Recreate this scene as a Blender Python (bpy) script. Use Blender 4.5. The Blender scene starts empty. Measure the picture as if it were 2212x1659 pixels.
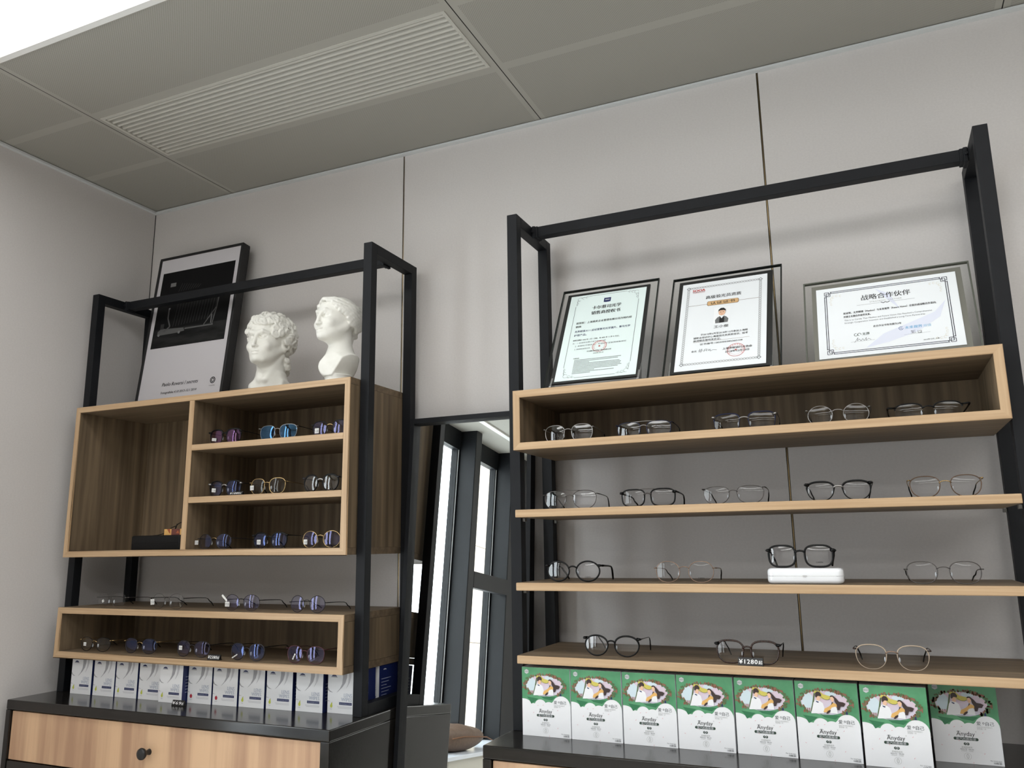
import bpy, bmesh, math, random
import numpy as np
from mathutils import Matrix, Vector
from math import sin, cos, pi, radians

SC = bpy.context.scene
COL = SC.collection

# ------------------------------------------------------------------ camera
cam_d = bpy.data.cameras.new('camera')
cam = bpy.data.objects.new('camera', cam_d)
COL.objects.link(cam)
cam_d.sensor_fit = 'HORIZONTAL'
cam_d.sensor_width = 36.0
cam_d.lens = 1744.69 / 2212 * 36.0
cam_d.clip_start = 0.02
R_ = (0.912554, 0.408754, -0.012873)
U_ = (0.091791, -0.174048, 0.98045)
F_ = (-0.398523, 0.895894, 0.196349)
cam.matrix_world = Matrix(((R_[0], U_[0], -F_[0], 2.610127),
                           (R_[1], U_[1], -F_[1], -2.270263),
                           (R_[2], U_[2], -F_[2], 1.5),
                           (0, 0, 0, 1)))
SC.camera = cam

# ------------------------------------------------------------------ world, light, exposure
SC.view_settings.view_transform = 'Standard'
SC.view_settings.look = 'None'
SC.view_settings.gamma = 1.0
SC.view_settings.use_curve_mapping = False
SC.view_settings.exposure = -0.38
SC.cycles.use_denoising = True
SC.cycles.max_bounces = 10
SC.cycles.diffuse_bounces = 5
SC.cycles.transparent_max_bounces = 24
SC.cycles.sample_clamp_indirect = 6.0
SC.cycles.caustics_reflective = False
SC.cycles.caustics_refractive = False
world = bpy.data.worlds.new('overcast_sky')
SC.world = world
world.use_nodes = True
bg = world.node_tree.nodes['Background']
bg.inputs['Color'].default_value = (0.90, 0.95, 1.0, 1)
bg.inputs['Strength'].default_value = 9.0
LAMP = 4.4          # emission of the ceiling light diffusers


def portal(name, x, y0, y1, z0, z1):       # guides sampling of the sky through the window opening
    d = bpy.data.lights.new(name, 'AREA')
    d.shape = 'RECTANGLE'
    d.size, d.size_y = abs(y1 - y0), abs(z1 - z0)
    d.cycles.is_portal = True
    o = bpy.data.objects.new(name, d)
    COL.objects.link(o)
    o.matrix_world = Matrix(((0, 0, -1, x), (1, 0, 0, (y0 + y1) / 2), (0, -1, 0, (z0 + z1) / 2), (0, 0, 0, 1)))


portal('daylight_portal', -0.34, -1.55, -4.6, 0.62, 2.8)


# ------------------------------------------------------------------ materials
def srgb(r, g, b):
    def f(c):
        c /= 255.0
        return c / 12.92 if c <= 0.04045 else ((c + 0.055) / 1.055) ** 2.4
    return (f(r), f(g), f(b), 1)


MATS = {}


def mat(name, col, rough=0.5, metal=0.0, spec=0.5, emit=None, strength=1.0, coat=0.0):
    if name in MATS:
        return MATS[name]
    m = bpy.data.materials.new(name)
    m.use_nodes = True
    p = m.node_tree.nodes['Principled BSDF']
    p.inputs['Base Color'].default_value = col
    p.inputs['Roughness'].default_value = rough
    p.inputs['Metallic'].default_value = metal
    p.inputs['Specular IOR Level'].default_value = spec
    p.inputs['Coat Weight'].default_value = coat
    if emit:
        p.inputs['Emission Color'].default_value = emit
        p.inputs['Emission Strength'].default_value = strength
    MATS[name] = m
    return m


def noise_mat(name, c1, c2, scale, rough=0.6, bump=0.0, detail=6.0, lo=0.35, hi=0.65, spec=0.5, metal=0.0, bscale=None):
    """two colours mixed by noise stretched by scale (x, y, z)"""
    m = mat(name, c1, rough, metal, spec)
    nt = m.node_tree
    N, L = nt.nodes, nt.links
    p = N['Principled BSDF']
    tc = N.new('ShaderNodeTexCoord')
    mp = N.new('ShaderNodeMapping')
    mp.inputs['Scale'].default_value = scale
    nz = N.new('ShaderNodeTexNoise')
    nz.inputs['Scale'].default_value = 1.0
    nz.inputs['Detail'].default_value = detail
    cr = N.new('ShaderNodeValToRGB')
    cr.color_ramp.elements[0].position = lo
    cr.color_ramp.elements[0].color = c1
    cr.color_ramp.elements[1].position = hi
    cr.color_ramp.elements[1].color = c2
    L.new(tc.outputs['Object'], mp.inputs['Vector'])
    L.new(mp.outputs['Vector'], nz.inputs['Vector'])
    L.new(nz.outputs['Fac'], cr.inputs['Fac'])
    L.new(cr.outputs['Color'], p.inputs['Base Color'])
    if bump:
        bp = N.new('ShaderNodeBump')
        bp.inputs['Strength'].default_value = bump
        bp.inputs['Distance'].default_value = 0.002
        L.new(nz.outputs['Fac'], bp.inputs['Height'])
        L.new(bp.outputs['Normal'], p.inputs['Normal'])
    return m


# walls: pale linen wall covering
M_WALL = noise_mat('linen_wall', srgb(209, 205, 203), srgb(213, 209, 207), (160, 160, 220), 0.85, 0.02, spec=0.2)
M_WHITEWALL = mat('white_wall_paint', srgb(238, 237, 235), 0.7)
M_DARKWALL = mat('dark_wall_panel', srgb(84, 80, 76), 0.6)
M_JOINT = mat('bronze_joint', srgb(120, 105, 80), 0.3, 1.0)
M_JOINT_DARK = mat('joint_dark', srgb(28, 26, 24), 0.7)
M_TRIM = mat('aluminium_trim', srgb(214, 217, 218), 0.5)
M_CEIL = mat('ceiling_metal', srgb(168, 166, 158), 0.6, 0.0, 0.3)


def perforated():
    m = mat('perforated_metal', srgb(178, 176, 165), 0.6, 0.0, 0.3)
    nt = m.node_tree
    N, L = nt.nodes, nt.links
    p = N['Principled BSDF']
    tc = N.new('ShaderNodeTexCoord')
    sep = N.new('ShaderNodeSeparateXYZ')
    L.new(tc.outputs['Object'], sep.inputs[0])

    def wave(out, k):
        a = N.new('ShaderNodeMath'); a.operation = 'MULTIPLY'; a.inputs[1].default_value = k
        b = N.new('ShaderNodeMath'); b.operation = 'SINE'
        L.new(out, a.inputs[0]); L.new(a.outputs[0], b.inputs[0])
        return b.outputs[0]
    k = 2 * pi / 0.0075
    mu = N.new('ShaderNodeMath'); mu.operation = 'MULTIPLY'
    L.new(wave(sep.outputs['X'], k), mu.inputs[0])
    L.new(wave(sep.outputs['Y'], k), mu.inputs[1])
    ab = N.new('ShaderNodeMath'); ab.operation = 'GREATER_THAN'; ab.inputs[1].default_value = 0.45
    L.new(mu.outputs[0], ab.inputs[0])
    mx = N.new('ShaderNodeMix'); mx.data_type = 'RGBA'
    mx.inputs['A'].default_value = srgb(162, 160, 152)
    mx.inputs['B'].default_value = srgb(138, 136, 128)
    L.new(ab.outputs[0], mx.inputs['Factor'])
    L.new(mx.outputs['Result'], p.inputs['Base Color'])
    return m


M_PERF = perforated()
M_DUCT = mat('duct_grey', srgb(120, 120, 114), 0.8)
M_VENT = mat('vent_white', srgb(192, 190, 182), 0.5)
M_FILL_LIGHT = mat('lamp_diffuser_fill', (1, 1, 1, 1), 0.5, emit=(1.0, 1.0, 0.99, 1), strength=LAMP * 1.4)  # brighter diffuser for the unseen strips added as fill
M_LIGHT = mat('lamp_diffuser', (1, 1, 1, 1), 0.5, emit=(1.0, 1.0, 0.99, 1), strength=LAMP)
M_LIGHTFRAME = mat('lamp_frame', srgb(235, 235, 232), 0.4)

M_BLACK = noise_mat('black_metal', srgb(15, 17, 21), srgb(18, 20, 24), (40, 40, 40), 0.55, 0.0, spec=0.25)
M_WOODX = noise_mat('oak_laminate_along', srgb(106, 91, 73), srgb(130, 112, 91), (3, 60, 60), 0.55, 0.03, spec=0.3)
M_WOODZ = noise_mat('oak_laminate_upright', srgb(98, 84, 67), srgb(134, 116, 93), (45, 45, 1.8), 0.55, 0.03, spec=0.3)
M_EDGEX = noise_mat('oak_edge_along', srgb(178, 148, 114), srgb(194, 165, 131), (4, 160, 160), 0.38, 0.02, spec=0.4)
M_EDGEZ = noise_mat('oak_edge_upright', srgb(178, 148, 114), srgb(194, 165, 131), (160, 160, 4), 0.38, 0.02, spec=0.4)
M_DRAWER = noise_mat('drawer_veneer', srgb(172, 137, 111), srgb(210, 175, 141), (15, 15, 0.8), 0.45, 0.02, lo=0.38, hi=0.6, spec=0.35)
M_DARKWOOD = noise_mat('black_stained_wood', srgb(22, 20, 18), srgb(31, 28, 25), (4, 80, 80), 0.16, 0.03, spec=0.5)
M_KNOB = mat('knob_black', srgb(24, 24, 26), 0.35)
M_PLASTER = noise_mat('white_plaster', srgb(232, 231, 224), srgb(238, 237, 231), (30, 30, 30), 0.6, 0.0, spec=0.3)
M_PAPER = mat('paper_white', srgb(236, 240, 243), 0.6, spec=0.3)
M_PAPERG = mat('paper_mint', srgb(226, 240, 238), 0.6, spec=0.3)
M_POSTER = mat('poster_paper', srgb(205, 202, 206), 0.45, spec=0.4)
M_INK = mat('ink_black', srgb(22, 22, 24), 0.6)
M_INK2 = mat('ink_grey', srgb(105, 108, 112), 0.6)
M_INK3 = mat('ink_pale', srgb(178, 180, 178), 0.6)
M_NAVY = mat('ink_navy', srgb(32, 42, 92), 0.5)
M_RED = mat('ink_red', srgb(196, 70, 66), 0.6)
M_REDP = mat('ink_red_pale', srgb(226, 160, 156), 0.6)
M_TAN = mat('badge_tan', srgb(214, 176, 128), 0.6)
M_BROWN = mat('ink_brown', srgb(110, 72, 44), 0.6)
M_BLUE = mat('ink_blue', srgb(120, 178, 216), 0.6)
M_SKIN = mat('print_skin', srgb(232, 190, 160), 0.6)
M_GREYC = mat('print_grey_cloth', srgb(110, 112, 112), 0.6)
M_GUNCLIP = mat('clip_grey', srgb(90, 88, 84), 0.35, 0.6)
M_SILVER = mat('silver_clip', srgb(210, 212, 214), 0.25, 0.9)
M_BACKING = mat('backing_board', srgb(38, 39, 38), 0.4)
M_GREYBACK = mat('backing_board_grey', srgb(112, 111, 102), 0.5)
M_CARTON = mat('carton_white', srgb(236, 237, 240), 0.42, spec=0.4)
M_CARTONBLUE = mat('carton_navy', srgb(28, 40, 92), 0.42)
M_FEATHER = mat('feather_grey', srgb(168, 168, 174), 0.5)
M_FEATHER2 = mat('feather_pale', srgb(200, 200, 205), 0.5)
M_LENSTXT = mat('text_grey_blue', srgb(176, 182, 198), 0.5)
M_PEAR = mat('print_pear', srgb(196, 204, 80), 0.5)
M_APPLE = mat('print_apple', srgb(176, 40, 58), 0.5)
M_GREEN = noise_mat('carton_green', srgb(68, 136, 94), srgb(98, 164, 120), (14, 14, 14), 0.4, 0.0, lo=0.3, hi=0.7)
M_GREEND = mat('carton_green_dark', srgb(44, 116, 76), 0.4)
M_PILL = mat('pill_green', srgb(44, 66, 54), 0.5)
M_SCENE = noise_mat('print_lilac', srgb(205, 208, 224), srgb(214, 192, 206), (20, 20, 20), 0.5, 0.0)
M_SKY = mat('print_sky', srgb(204, 220, 228), 0.5)
M_YELLOW = mat('print_yellow', srgb(206, 194, 92), 0.5)
M_HAIR = mat('print_hair', srgb(58, 42, 40), 0.5)
M_ORANGE = mat('print_orange', srgb(226, 178, 104), 0.5)
M_FLOWER = mat('print_flower', srgb(140, 96, 78), 0.5)
M_FLOWER2 = mat('print_flower_leaf', srgb(84, 104, 66), 0.5)
M_PINK = mat('print_petal', srgb(226, 170, 178), 0.5)
M_CASEWHITE = mat('case_white', srgb(236, 238, 242), 0.18, coat=0.5)
M_CASEBLACK = mat('case_black', srgb(12, 12, 14), 0.5, 0, 0.3)
M_BAG = noise_mat('bag_brown', srgb(88, 69, 56), srgb(100, 80, 65), (60, 60, 60), 0.55, 0.08)
M_BAGTAG = mat('bag_red_tag', srgb(208, 70, 78), 0.5)
M_SILL = mat('sill_white', srgb(214, 220, 228), 0.25)
M_PANEL = mat('panel_white', srgb(196, 194, 184), 0.4)
M_FRAMEW = noise_mat('window_frame_grey', srgb(15, 17, 19), srgb(21, 23, 26), (8, 8, 3), 0.5, 0.0, spec=0.25)
M_GASKET = mat('window_gasket', srgb(22, 23, 25), 0.6)
M_FLOOR = noise_mat('floor_grey', srgb(218, 215, 210), srgb(226, 223, 218), (3, 3, 3), 0.3)
M_STONE = noise_mat('facade_stone', srgb(176, 164, 148), srgb(184, 172, 156), (12, 12, 12), 0.8, 0.0)
M_PADS = mat('nose_pad', srgb(200, 205, 210), 0.2)
M_TAG = mat('tag_white', srgb(232, 232, 230), 0.5)
M_SIGN = mat('sign_black', srgb(16, 16, 18), 0.35)
M_SIGNTXT = mat('sign_text', srgb(240, 240, 240), 0.5)


def glass_mat(name, tint, fac, col=(1, 1, 1, 1), fres=0.25):
    """clear pane or lens: see-through with a mirror-like coat"""
    if name in MATS:
        return MATS[name]
    m = bpy.data.materials.new(name)
    m.use_nodes = True
    nt = m.node_tree
    N, L = nt.nodes, nt.links
    N.clear()
    out = N.new('ShaderNodeOutputMaterial')
    tr = N.new('ShaderNodeBsdfTransparent')
    tr.inputs['Color'].default_value = tint
    gl = N.new('ShaderNodeBsdfGlossy')
    gl.inputs['Roughness'].default_value = 0.0
    gl.inputs['Color'].default_value = col
    lw = N.new('ShaderNodeFresnel')
    lw.inputs['IOR'].default_value = 1.5
    mul = N.new('ShaderNodeMath'); mul.operation = 'MULTIPLY_ADD'
    mul.inputs[1].default_value = fres
    mul.inputs[2].default_value = fac
    mul.use_clamp = True
    mix = N.new('ShaderNodeMixShader')
    L.new(lw.outputs[0], mul.inputs[0])
    geo = N.new('ShaderNodeNewGeometry')
    inv = N.new('ShaderNodeMath'); inv.operation = 'SUBTRACT'; inv.inputs[0].default_value = 1.0
    fr = N.new('ShaderNodeMath'); fr.operation = 'MULTIPLY'
    L.new(geo.outputs['Backfacing'], inv.inputs[1])
    L.new(mul.outputs[0], fr.inputs[0])
    L.new(inv.outputs[0], fr.inputs[1])
    L.new(fr.outputs[0], mix.inputs['Fac'])
    L.new(tr.outputs[0], mix.inputs[1])
    L.new(gl.outputs[0], mix.inputs[2])
    L.new(mix.outputs[0], out.inputs['Surface'])
    MATS[name] = m
    return m


G_PANE = glass_mat('window_glass', (0.97, 0.985, 0.98, 1), 0.02, fres=0.6)
G_PLAQUE = glass_mat('plaque_glass', (0.975, 0.985, 0.98, 1), 0.01, fres=0.4)
G_PLAQUE_EDGE = mat('plaque_edge', srgb(30, 34, 33), 0.15)
G_PLAQUE_EDGEG = mat('plaque_edge_grey', srgb(96, 98, 90), 0.15)
L_CLEAR = glass_mat('lens_clear', (0.97, 0.97, 0.975, 1), 0.0, (1, 1, 1, 1), 0.8)
L_DARK = glass_mat('lens_bright_coat', (0.95, 0.95, 0.96, 1), 0.05, (1, 1, 1, 1), 0.7)
L_BLUE = glass_mat('lens_blue_coat', (0.9, 0.9, 0.93, 1), 0.08, (0.34, 0.46, 1.0, 1), 0.5)
L_SKY = glass_mat('lens_sky_coat', (0.6, 0.63, 0.7, 1), 0.17, (0.22, 0.55, 1.0, 1), 0.5)
L_VIOLET = glass_mat('lens_violet_coat', (0.9, 0.9, 0.93, 1), 0.06, (0.55, 0.55, 1.0, 1), 0.5)
L_PINK = glass_mat('lens_pink_coat', (0.75, 0.7, 0.75, 1), 0.10, (0.85, 0.45, 0.95, 1), 0.5)

M_MIRROR = mat('mirror_silver', (0.86, 0.88, 0.87, 1), 0.0, 1.0)
R_BLACK = mat('rim_black', srgb(8, 8, 9), 0.3, 0, 0.25)
R_DARK = mat('rim_dark_metal', srgb(52, 50, 54), 0.35, 0.6)
R_NAVY = mat('rim_navy', srgb(30, 34, 60), 0.3, 0.3)
R_TORT = noise_mat('rim_tortoise', srgb(20, 14, 12), srgb(58, 34, 25), (300, 300, 300), 0.25)
R_GOLD = mat('rim_gold', srgb(196, 168, 120), 0.25, 0.9)
R_ROSE = mat('rim_rose_gold', srgb(150, 126, 110), 0.3, 0.85)
R_SILVER = mat('rim_silver', srgb(168, 166, 164), 0.28, 0.85)
R_GUN = mat('rim_gunmetal', srgb(96, 92, 90), 0.3, 0.8)
R_BEIGE = mat('rim_champagne', srgb(172, 156, 138), 0.3, 0.2)
R_BROWN = mat('rim_brown_metal', srgb(104, 82, 66), 0.3, 0.6)
R_WINE = mat('rim_wine', srgb(74, 34, 42), 0.3, 0.2)
R_CLEAR = glass_mat('rim_clear', (0.9, 0.9, 0.9, 1), 0.06, (1, 1, 1, 1), 0.5)


# ------------------------------------------------------------------ mesh helpers
class MB:
    def __init__(self):
        self.v, self.f, self.m, self.mats = [], [], [], []

    def mi(self, m):
        if m not in self.mats:
            self.mats.append(m)
        return self.mats.index(m)

    def add(self, vs, fs, m):
        b = len(self.v)
        k = self.mi(m)
        self.v += [tuple(p) for p in vs]
        for f in fs:
            self.f.append([b + i for i in f])
            self.m.append(k)

    def box(self, x0, x1, y0, y1, z0, z1, m):
        self.add([(x0, y0, z0), (x1, y0, z0), (x1, y1, z0), (x0, y1, z0), (x0, y0, z1), (x1, y0, z1), (x1, y1, z1), (x0, y1, z1)],
                 [(0, 3, 2, 1), (4, 5, 6, 7), (0, 1, 5, 4), (1, 2, 6, 5), (2, 3, 7, 6), (3, 0, 4, 7)], m)

    def obox(self, P, X, Y, Z, m):
        """box from corner P with edge vectors X, Y, Z"""
        P, X, Y, Z = (Vector(a) for a in (P, X, Y, Z))
        self.add([P, P + X, P + X + Y, P + Y, P + Z, P + X + Z, P + X + Y + Z, P + Y + Z],
                 [(0, 3, 2, 1), (4, 5, 6, 7), (0, 1, 5, 4), (1, 2, 6, 5), (2, 3, 7, 6), (3, 0, 4, 7)], m)

    def poly(self, pts, m):
        self.add(pts, [tuple(range(len(pts)))], m)

    def prism(self, pts, n, m):
        """flat outline pts thickened by vector n"""
        n = Vector(n)
        k = len(pts)
        a = [Vector(p) for p in pts]
        vs = a + [p + n for p in a]
        fs = [tuple(range(k))[::-1], tuple(range(k, 2 * k))]
        fs += [(i, (i + 1) % k, k + (i + 1) % k, k + i) for i in range(k)]
        self.add(vs, fs, m)

    def tube(self, path, r, m, seg=8, closed=False, flat=1.0):
        P = [Vector(p) for p in path]
        n = len(P)
        rs = r if isinstance(r, (list, tuple)) else [r] * n
        vs = []
        up = None
        for i in range(n):
            if closed:
                t = P[(i + 1) % n] - P[i - 1]
            else:
                t = P[min(i + 1, n - 1)] - P[max(i - 1, 0)]
            t.normalize()
            if up is None:
                up = Vector((0, 0, 1)) if abs(t.z) < 0.9 else Vector((0, 1, 0))
                if closed:
                    up = Vector((0, 1, 0))
            a = up - t * up.dot(t)
            a.normalize()
            if not closed:
                up = a
            b = t.cross(a)
            for k in range(seg):
                th = 2 * pi * k / seg
                vs.append(P[i] + (a * cos(th) * flat + b * sin(th)) * rs[i])
        fs = []
        for i in range(n if closed else n - 1):
            j = (i + 1) % n
            for k in range(seg):
                l = (k + 1) % seg
                fs.append((i * seg + k, i * seg + l, j * seg + l, j * seg + k))
        if not closed:
            fs.append(tuple(range(seg))[::-1])
            fs.append(tuple((n - 1) * seg + k for k in range(seg)))
        self.add(vs, fs, m)

    def ell(self, c, r, m, nu=12, nv=8, M=None):
        vs = []
        for i in range(nv + 1):
            ph = pi * i / nv
            for k in range(nu):
                th = 2 * pi * k / nu
                p = Vector((sin(ph) * cos(th) * r[0], sin(ph) * sin(th) * r[1], cos(ph) * r[2]))
                if M:
                    p = M @ p
                vs.append(p + Vector(c))
        fs = []
        for i in range(nv):
            for k in range(nu):
                l = (k + 1) % nu
                fs.append((i * nu + k, (i + 1) * nu + k, (i + 1) * nu + l, i * nu + l))
        self.add(vs, fs, m)

    def lathe(self, c, prof, m, ax='z', seg=24):
        """prof = [(radius, height)]"""
        vs = []
        for r, h in prof:
            for k in range(seg):
                th = 2 * pi * k / seg
                a, b = r * cos(th), r * sin(th)
                p = (a, b, h) if ax == 'z' else (a, h, b)
                vs.append((p[0] + c[0], p[1] + c[1], p[2] + c[2]))
        fs = []
        for i in range(len(prof) - 1):
            for k in range(seg):
                l = (k + 1) % seg
                fs.append((i * seg + k, i * seg + l, (i + 1) * seg + l, (i + 1) * seg + k))
        self.add(vs, fs, m)

    def build(self, name, parent=None, smooth=False, bevel=0.0, seg=2, auto=None):
        off = Vector((0, 0, 0))
        if parent is not None:
            off = parent['_o'] if False else ORIG.get(parent.name, Vector((0, 0, 0)))
        me = bpy.data.meshes.new(name)
        me.from_pydata([(p[0] - off[0], p[1] - off[1], p[2] - off[2]) for p in self.v], [], self.f)
        for m in self.mats:
            me.materials.append(m)
        me.polygons.foreach_set('material_index', self.m)
        if smooth:
            me.polygons.foreach_set('use_smooth', [True] * len(me.polygons))
        me.update()
        bm = bmesh.new()
        bm.from_mesh(me)
        bmesh.ops.remove_doubles(bm, verts=bm.verts, dist=1e-6)
        if True:
            bmesh.ops.recalc_face_normals(bm, faces=bm.faces)
        bm.to_mesh(me)
        bm.free()
        o = bpy.data.objects.new(name, me)
        COL.objects.link(o)
        if parent is not None:
            o.parent = parent
            ORIG[o.name] = off
        if bevel:
            b = o.modifiers.new('bevel', 'BEVEL')
            b.width = bevel
            b.segments = seg
            b.limit_method = 'ANGLE'
            b.angle_limit = radians(40)
            b.harden_normals = False
        if smooth and auto is not None:
            s = o.modifiers.new('edges', 'EDGE_SPLIT')
            s.split_angle = radians(auto)
        return o


ORIG = {}


def tag(o, label, cat, group=None):
    o['label'] = label
    o['category'] = cat
    if group:
        o['group'] = group
    return o


def struct(o):
    o['kind'] = 'structure'
    return o


def thing(name, loc, label, cat, group=None):
    o = bpy.data.objects.new(name, None)
    COL.objects.link(o)
    o.empty_display_size = 0.05
    o.location = loc
    ORIG[o.name] = Vector(loc)
    return tag(o, label, cat, group)


_tx = {}


def text_geo(s, size, bold=0.0, shear=0.0, align='LEFT', spacing=1.0, width=None):
    """flat text outline as (verts2d, faces); width rescales the line to that length"""
    key = (s, size, bold, shear, align, spacing, width)
    if key in _tx:
        return _tx[key]
    cu = bpy.data.curves.new('t', 'FONT')
    cu.body = s
    cu.size = size
    cu.offset = bold
    cu.shear = shear
    cu.space_character = spacing
    cu.resolution_u = 2
    cu.fill_mode = 'FRONT'
    o = bpy.data.objects.new('t', cu)
    COL.objects.link(o)
    bpy.context.view_layer.update()
    dg = bpy.context.evaluated_depsgraph_get()
    e = o.evaluated_get(dg)
    me = e.to_mesh()
    vs = [(v.co.x, v.co.y) for v in me.vertices]
    fs = [tuple(p.vertices) for p in me.polygons]
    e.to_mesh_clear()
    bpy.data.objects.remove(o)
    bpy.data.curves.remove(cu)
    if vs:
        x0 = min(v[0] for v in vs)
        x1 = max(v[0] for v in vs)
        k = width / (x1 - x0) if width else 1.0
        sh = {'LEFT': 0.0, 'CENTER': 0.5, 'RIGHT': 1.0}[align] * (x1 - x0)
        vs = [((v[0] - x0 - sh) * k, v[1]) for v in vs]
    _tx[key] = (vs, fs)
    return _tx[key]


class Sheet:
    """flat print area: u to the right, v up, printed into one MB"""

    def __init__(self, mb, P, X, Y, N):
        self.mb, self.P, self.X, self.Y, self.N = mb, Vector(P), Vector(X).normalized(), Vector(Y).normalized(), Vector(N).normalized()

    def pt(self, u, v, h=0):
        return self.P + self.X * u + self.Y * v + self.N * h

    def poly(self, pts, m, h=1):
        self.mb.poly([self.pt(u, v, h * 0.0002) for u, v in pts], m)

    def rect(self, u0, u1, v0, v1, m, h=1):
        self.poly([(u0, v0), (u1, v0), (u1, v1), (u0, v1)], m, h)

    def disc(self, u, v, r, m, h=1, n=20, ry=None, a0=0, a1=2 * pi):
        ry = r if ry is None else ry
        self.poly([(u + r * cos(a0 + (a1 - a0) * i / n), v + ry * sin(a0 + (a1 - a0) * i / n)) for i in range(n)], m, h)

    def ring(self, u, v, r, t, m, h=1, n=28, ry=None, a0=0, a1=2 * pi):
        ry = r if ry is None else ry
        for i in range(n):
            a, b = a0 + (a1 - a0) * i / n, a0 + (a1 - a0) * (i + 1) / n
            self.poly([(u + (r - t) * cos(a), v + (ry - t) * sin(a)), (u + r * cos(a), v + ry * sin(a)),
                       (u + r * cos(b), v + ry * sin(b)), (u + (r - t) * cos(b), v + (ry - t) * sin(b))], m, h)

    def line(self, pts, w, m, h=1):
        for (a, b), (c, d) in zip(pts, pts[1:]):
            l = math.hypot(c - a, d - b) or 1e-9
            nx, ny = -(d - b) / l * w / 2, (c - a) / l * w / 2
            self.poly([(a - nx, b - ny), (c - nx, d - ny), (c + nx, d + ny), (a + nx, b + ny)], m, h)

    def frame(self, u0, u1, v0, v1, w, m, h=1):
        self.rect(u0, u1, v0, v0 + w, m, h)
        self.rect(u0, u1, v1 - w, v1, m, h)
        self.rect(u0, u0 + w, v0, v1, m, h)
        self.rect(u1 - w, u1, v0, v1, m, h)

    def text(self, s, u, v, size, m, align='LEFT', bold=0.0, shear=0.0, h=2, width=None, spacing=1.0, ang=0.0):
        vs, fs = text_geo(s, size, 0.0, shear, align, spacing, width)
        b = bold * 0.8
        for k, (du, dv) in enumerate(((-b, 0), (b, 0)) if bold > 0 else ((0, 0),)):
            self.mb.add([self.pt(u + x + du, v + y + dv, (h + 0.1 * k) * 0.0002) for x, y in vs], fs, m)


# ------------------------------------------------------------------ the room
H = 2.868
XR, YF = 5.6, -6.2
SEAMX = [1.1934, 2.4033, 3.62, 4.83]
mb = MB()
xs = [0.0] + SEAMX + [XR]
for i in range(len(xs) - 1):
    a = xs[i] + (0.003 if i else 0.0)
    b = xs[i + 1] - (0.003 if i < len(xs) - 2 else 0.0)
    mb.box(a, b, 0, 0.012, 0, H + 0.1, M_WALL)
mb.box(-0.1, XR + 0.1, 0.012, 0.10, 0, H + 0.1, M_JOINT_DARK)
for x in SEAMX:
    mb.box(x - 0.0014, x + 0.0014, 0.002, 0.013, 0, H + 0.1, M_JOINT)
struct(mb.build('wall_back'))

YW0, YW1, XG = -1.50, -4.60, -0.30      # window bay in the left wall
mb = MB()
mb.box(-0.10, 0.0, YW0, -0.004, 0, H + 0.1, M_WALL)
mb.box(-0.10, -0.002, -0.004, 0.0, 0, H + 0.1, M_JOINT_DARK)
mb.box(-0.40, -0.10, YW0, YW0 + 0.08, 0, H + 0.1, M_WALL)
mb.box(-0.40, 0.0, YF, YW1, 0, H + 0.1, M_WALL)
mb.box(-0.40, XG - 0.06, YW1, YW0, 0, 0.59, M_WALL)
mb.box(-0.40, XG - 0.04, YW1, YW0, H - 0.02, H + 0.1, M_FRAMEW)
struct(mb.build('wall_left'))
mb = MB()
mb.box(XR, XR + 0.1, YF, 0, 0, H + 0.1, M_DARKWALL)
struct(mb.build('wall_right'))
mb = MB()
mb.box(-0.4, XR + 0.1, YF - 0.1, YF, 0, H + 0.1, M_WHITEWALL)
struct(mb.build('wall_front'))
mb = MB()
mb.box(-0.4, XR + 0.1, YF - 0.1, 0.1, -0.1, 0, M_FLOOR)
struct(mb.build('floor'))

# ceiling: metal tiles with perforated fields, smooth margins and dark joints
LX0, LX1 = 0.02, 5.4
LS = {-1.545: 0.02, -2.90: 0.7, -4.25: 0.7, -5.60: 0.7}
L1 = (-1.545, -0.966)
LROWS = [L1, (-2.90, -2.32), (-4.25, -3.67), (-5.60, -5.02)]
TX = [0.0, 0.42, 1.722, 3.030, 4.335, XR]
mb = MB()
VX0, VX1, VY0, VY1 = 0.438, 1.700, -0.628, -0.352


def cquad(x0, x1, y0, y1, m, z=H):
    mb.poly([(x0, y0, z), (x0, y1, z), (x1, y1, z), (x1, y0, z)], m)


for i in range(len(TX) - 1):
    a, b = TX[i], TX[i + 1]
    g = 0.0015
    if i == 1:
        rows = [(-0.320, -0.004, 1), (VY1, -0.320, 0), (-0.660, VY0, 0), (-0.960, -0.660, 1), (L1[1], -0.960, 0)]
        cquad(a + g, VX0, VY0, VY1, M_CEIL)
        cquad(VX1, b - g, VY0, VY1, M_CEIL)
    else:
        rows = [(-0.320, -0.004, 1), (-0.352, -0.320, 0), (-0.630, -0.352, 1), (-0.662, -0.630, 0), (-0.960, -0.662, 1), (L1[1], -0.960, 0)]
    for q in range(len(LROWS)):
        y = LROWS[q][0]
        ye = LROWS[q + 1][1] if q + 1 < len(LROWS) else YF
        rows += [(y - 0.02, y, 0), (ye + 0.02, y - 0.02, 1), (ye, ye + 0.02, 0)]
    for y0, y1, p in rows:
        if p:
            cquad(a + g, a + 0.018, y0, y1, M_CEIL)
            cquad(a + 0.018, b - 0.018, y0, y1, M_PERF)
            cquad(b - 0.018, b - g, y0, y1, M_CEIL)
        else:
            cquad(a + g, b - g, y0, y1, M_CEIL)
for ly in LROWS:
    cquad(0.0, LS[ly[0]], ly[0], ly[1], M_CEIL)
    cquad(LX1, XR, ly[0], ly[1], M_CEIL)
mb.box(-0.4, XR + 0.1, YF - 0.1, 0.1, H + 0.10, H + 0.16, M_JOINT_DARK)
for x in TX[1:-1]:
    cquad(x - 0.0016, x + 0.0016, YF, -0.003, M_JOINT_DARK, H + 0.001)
cquad(-0.36, 0.0, YW1, YW0, M_CEIL)
struct(mb.build('ceiling'))

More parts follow.
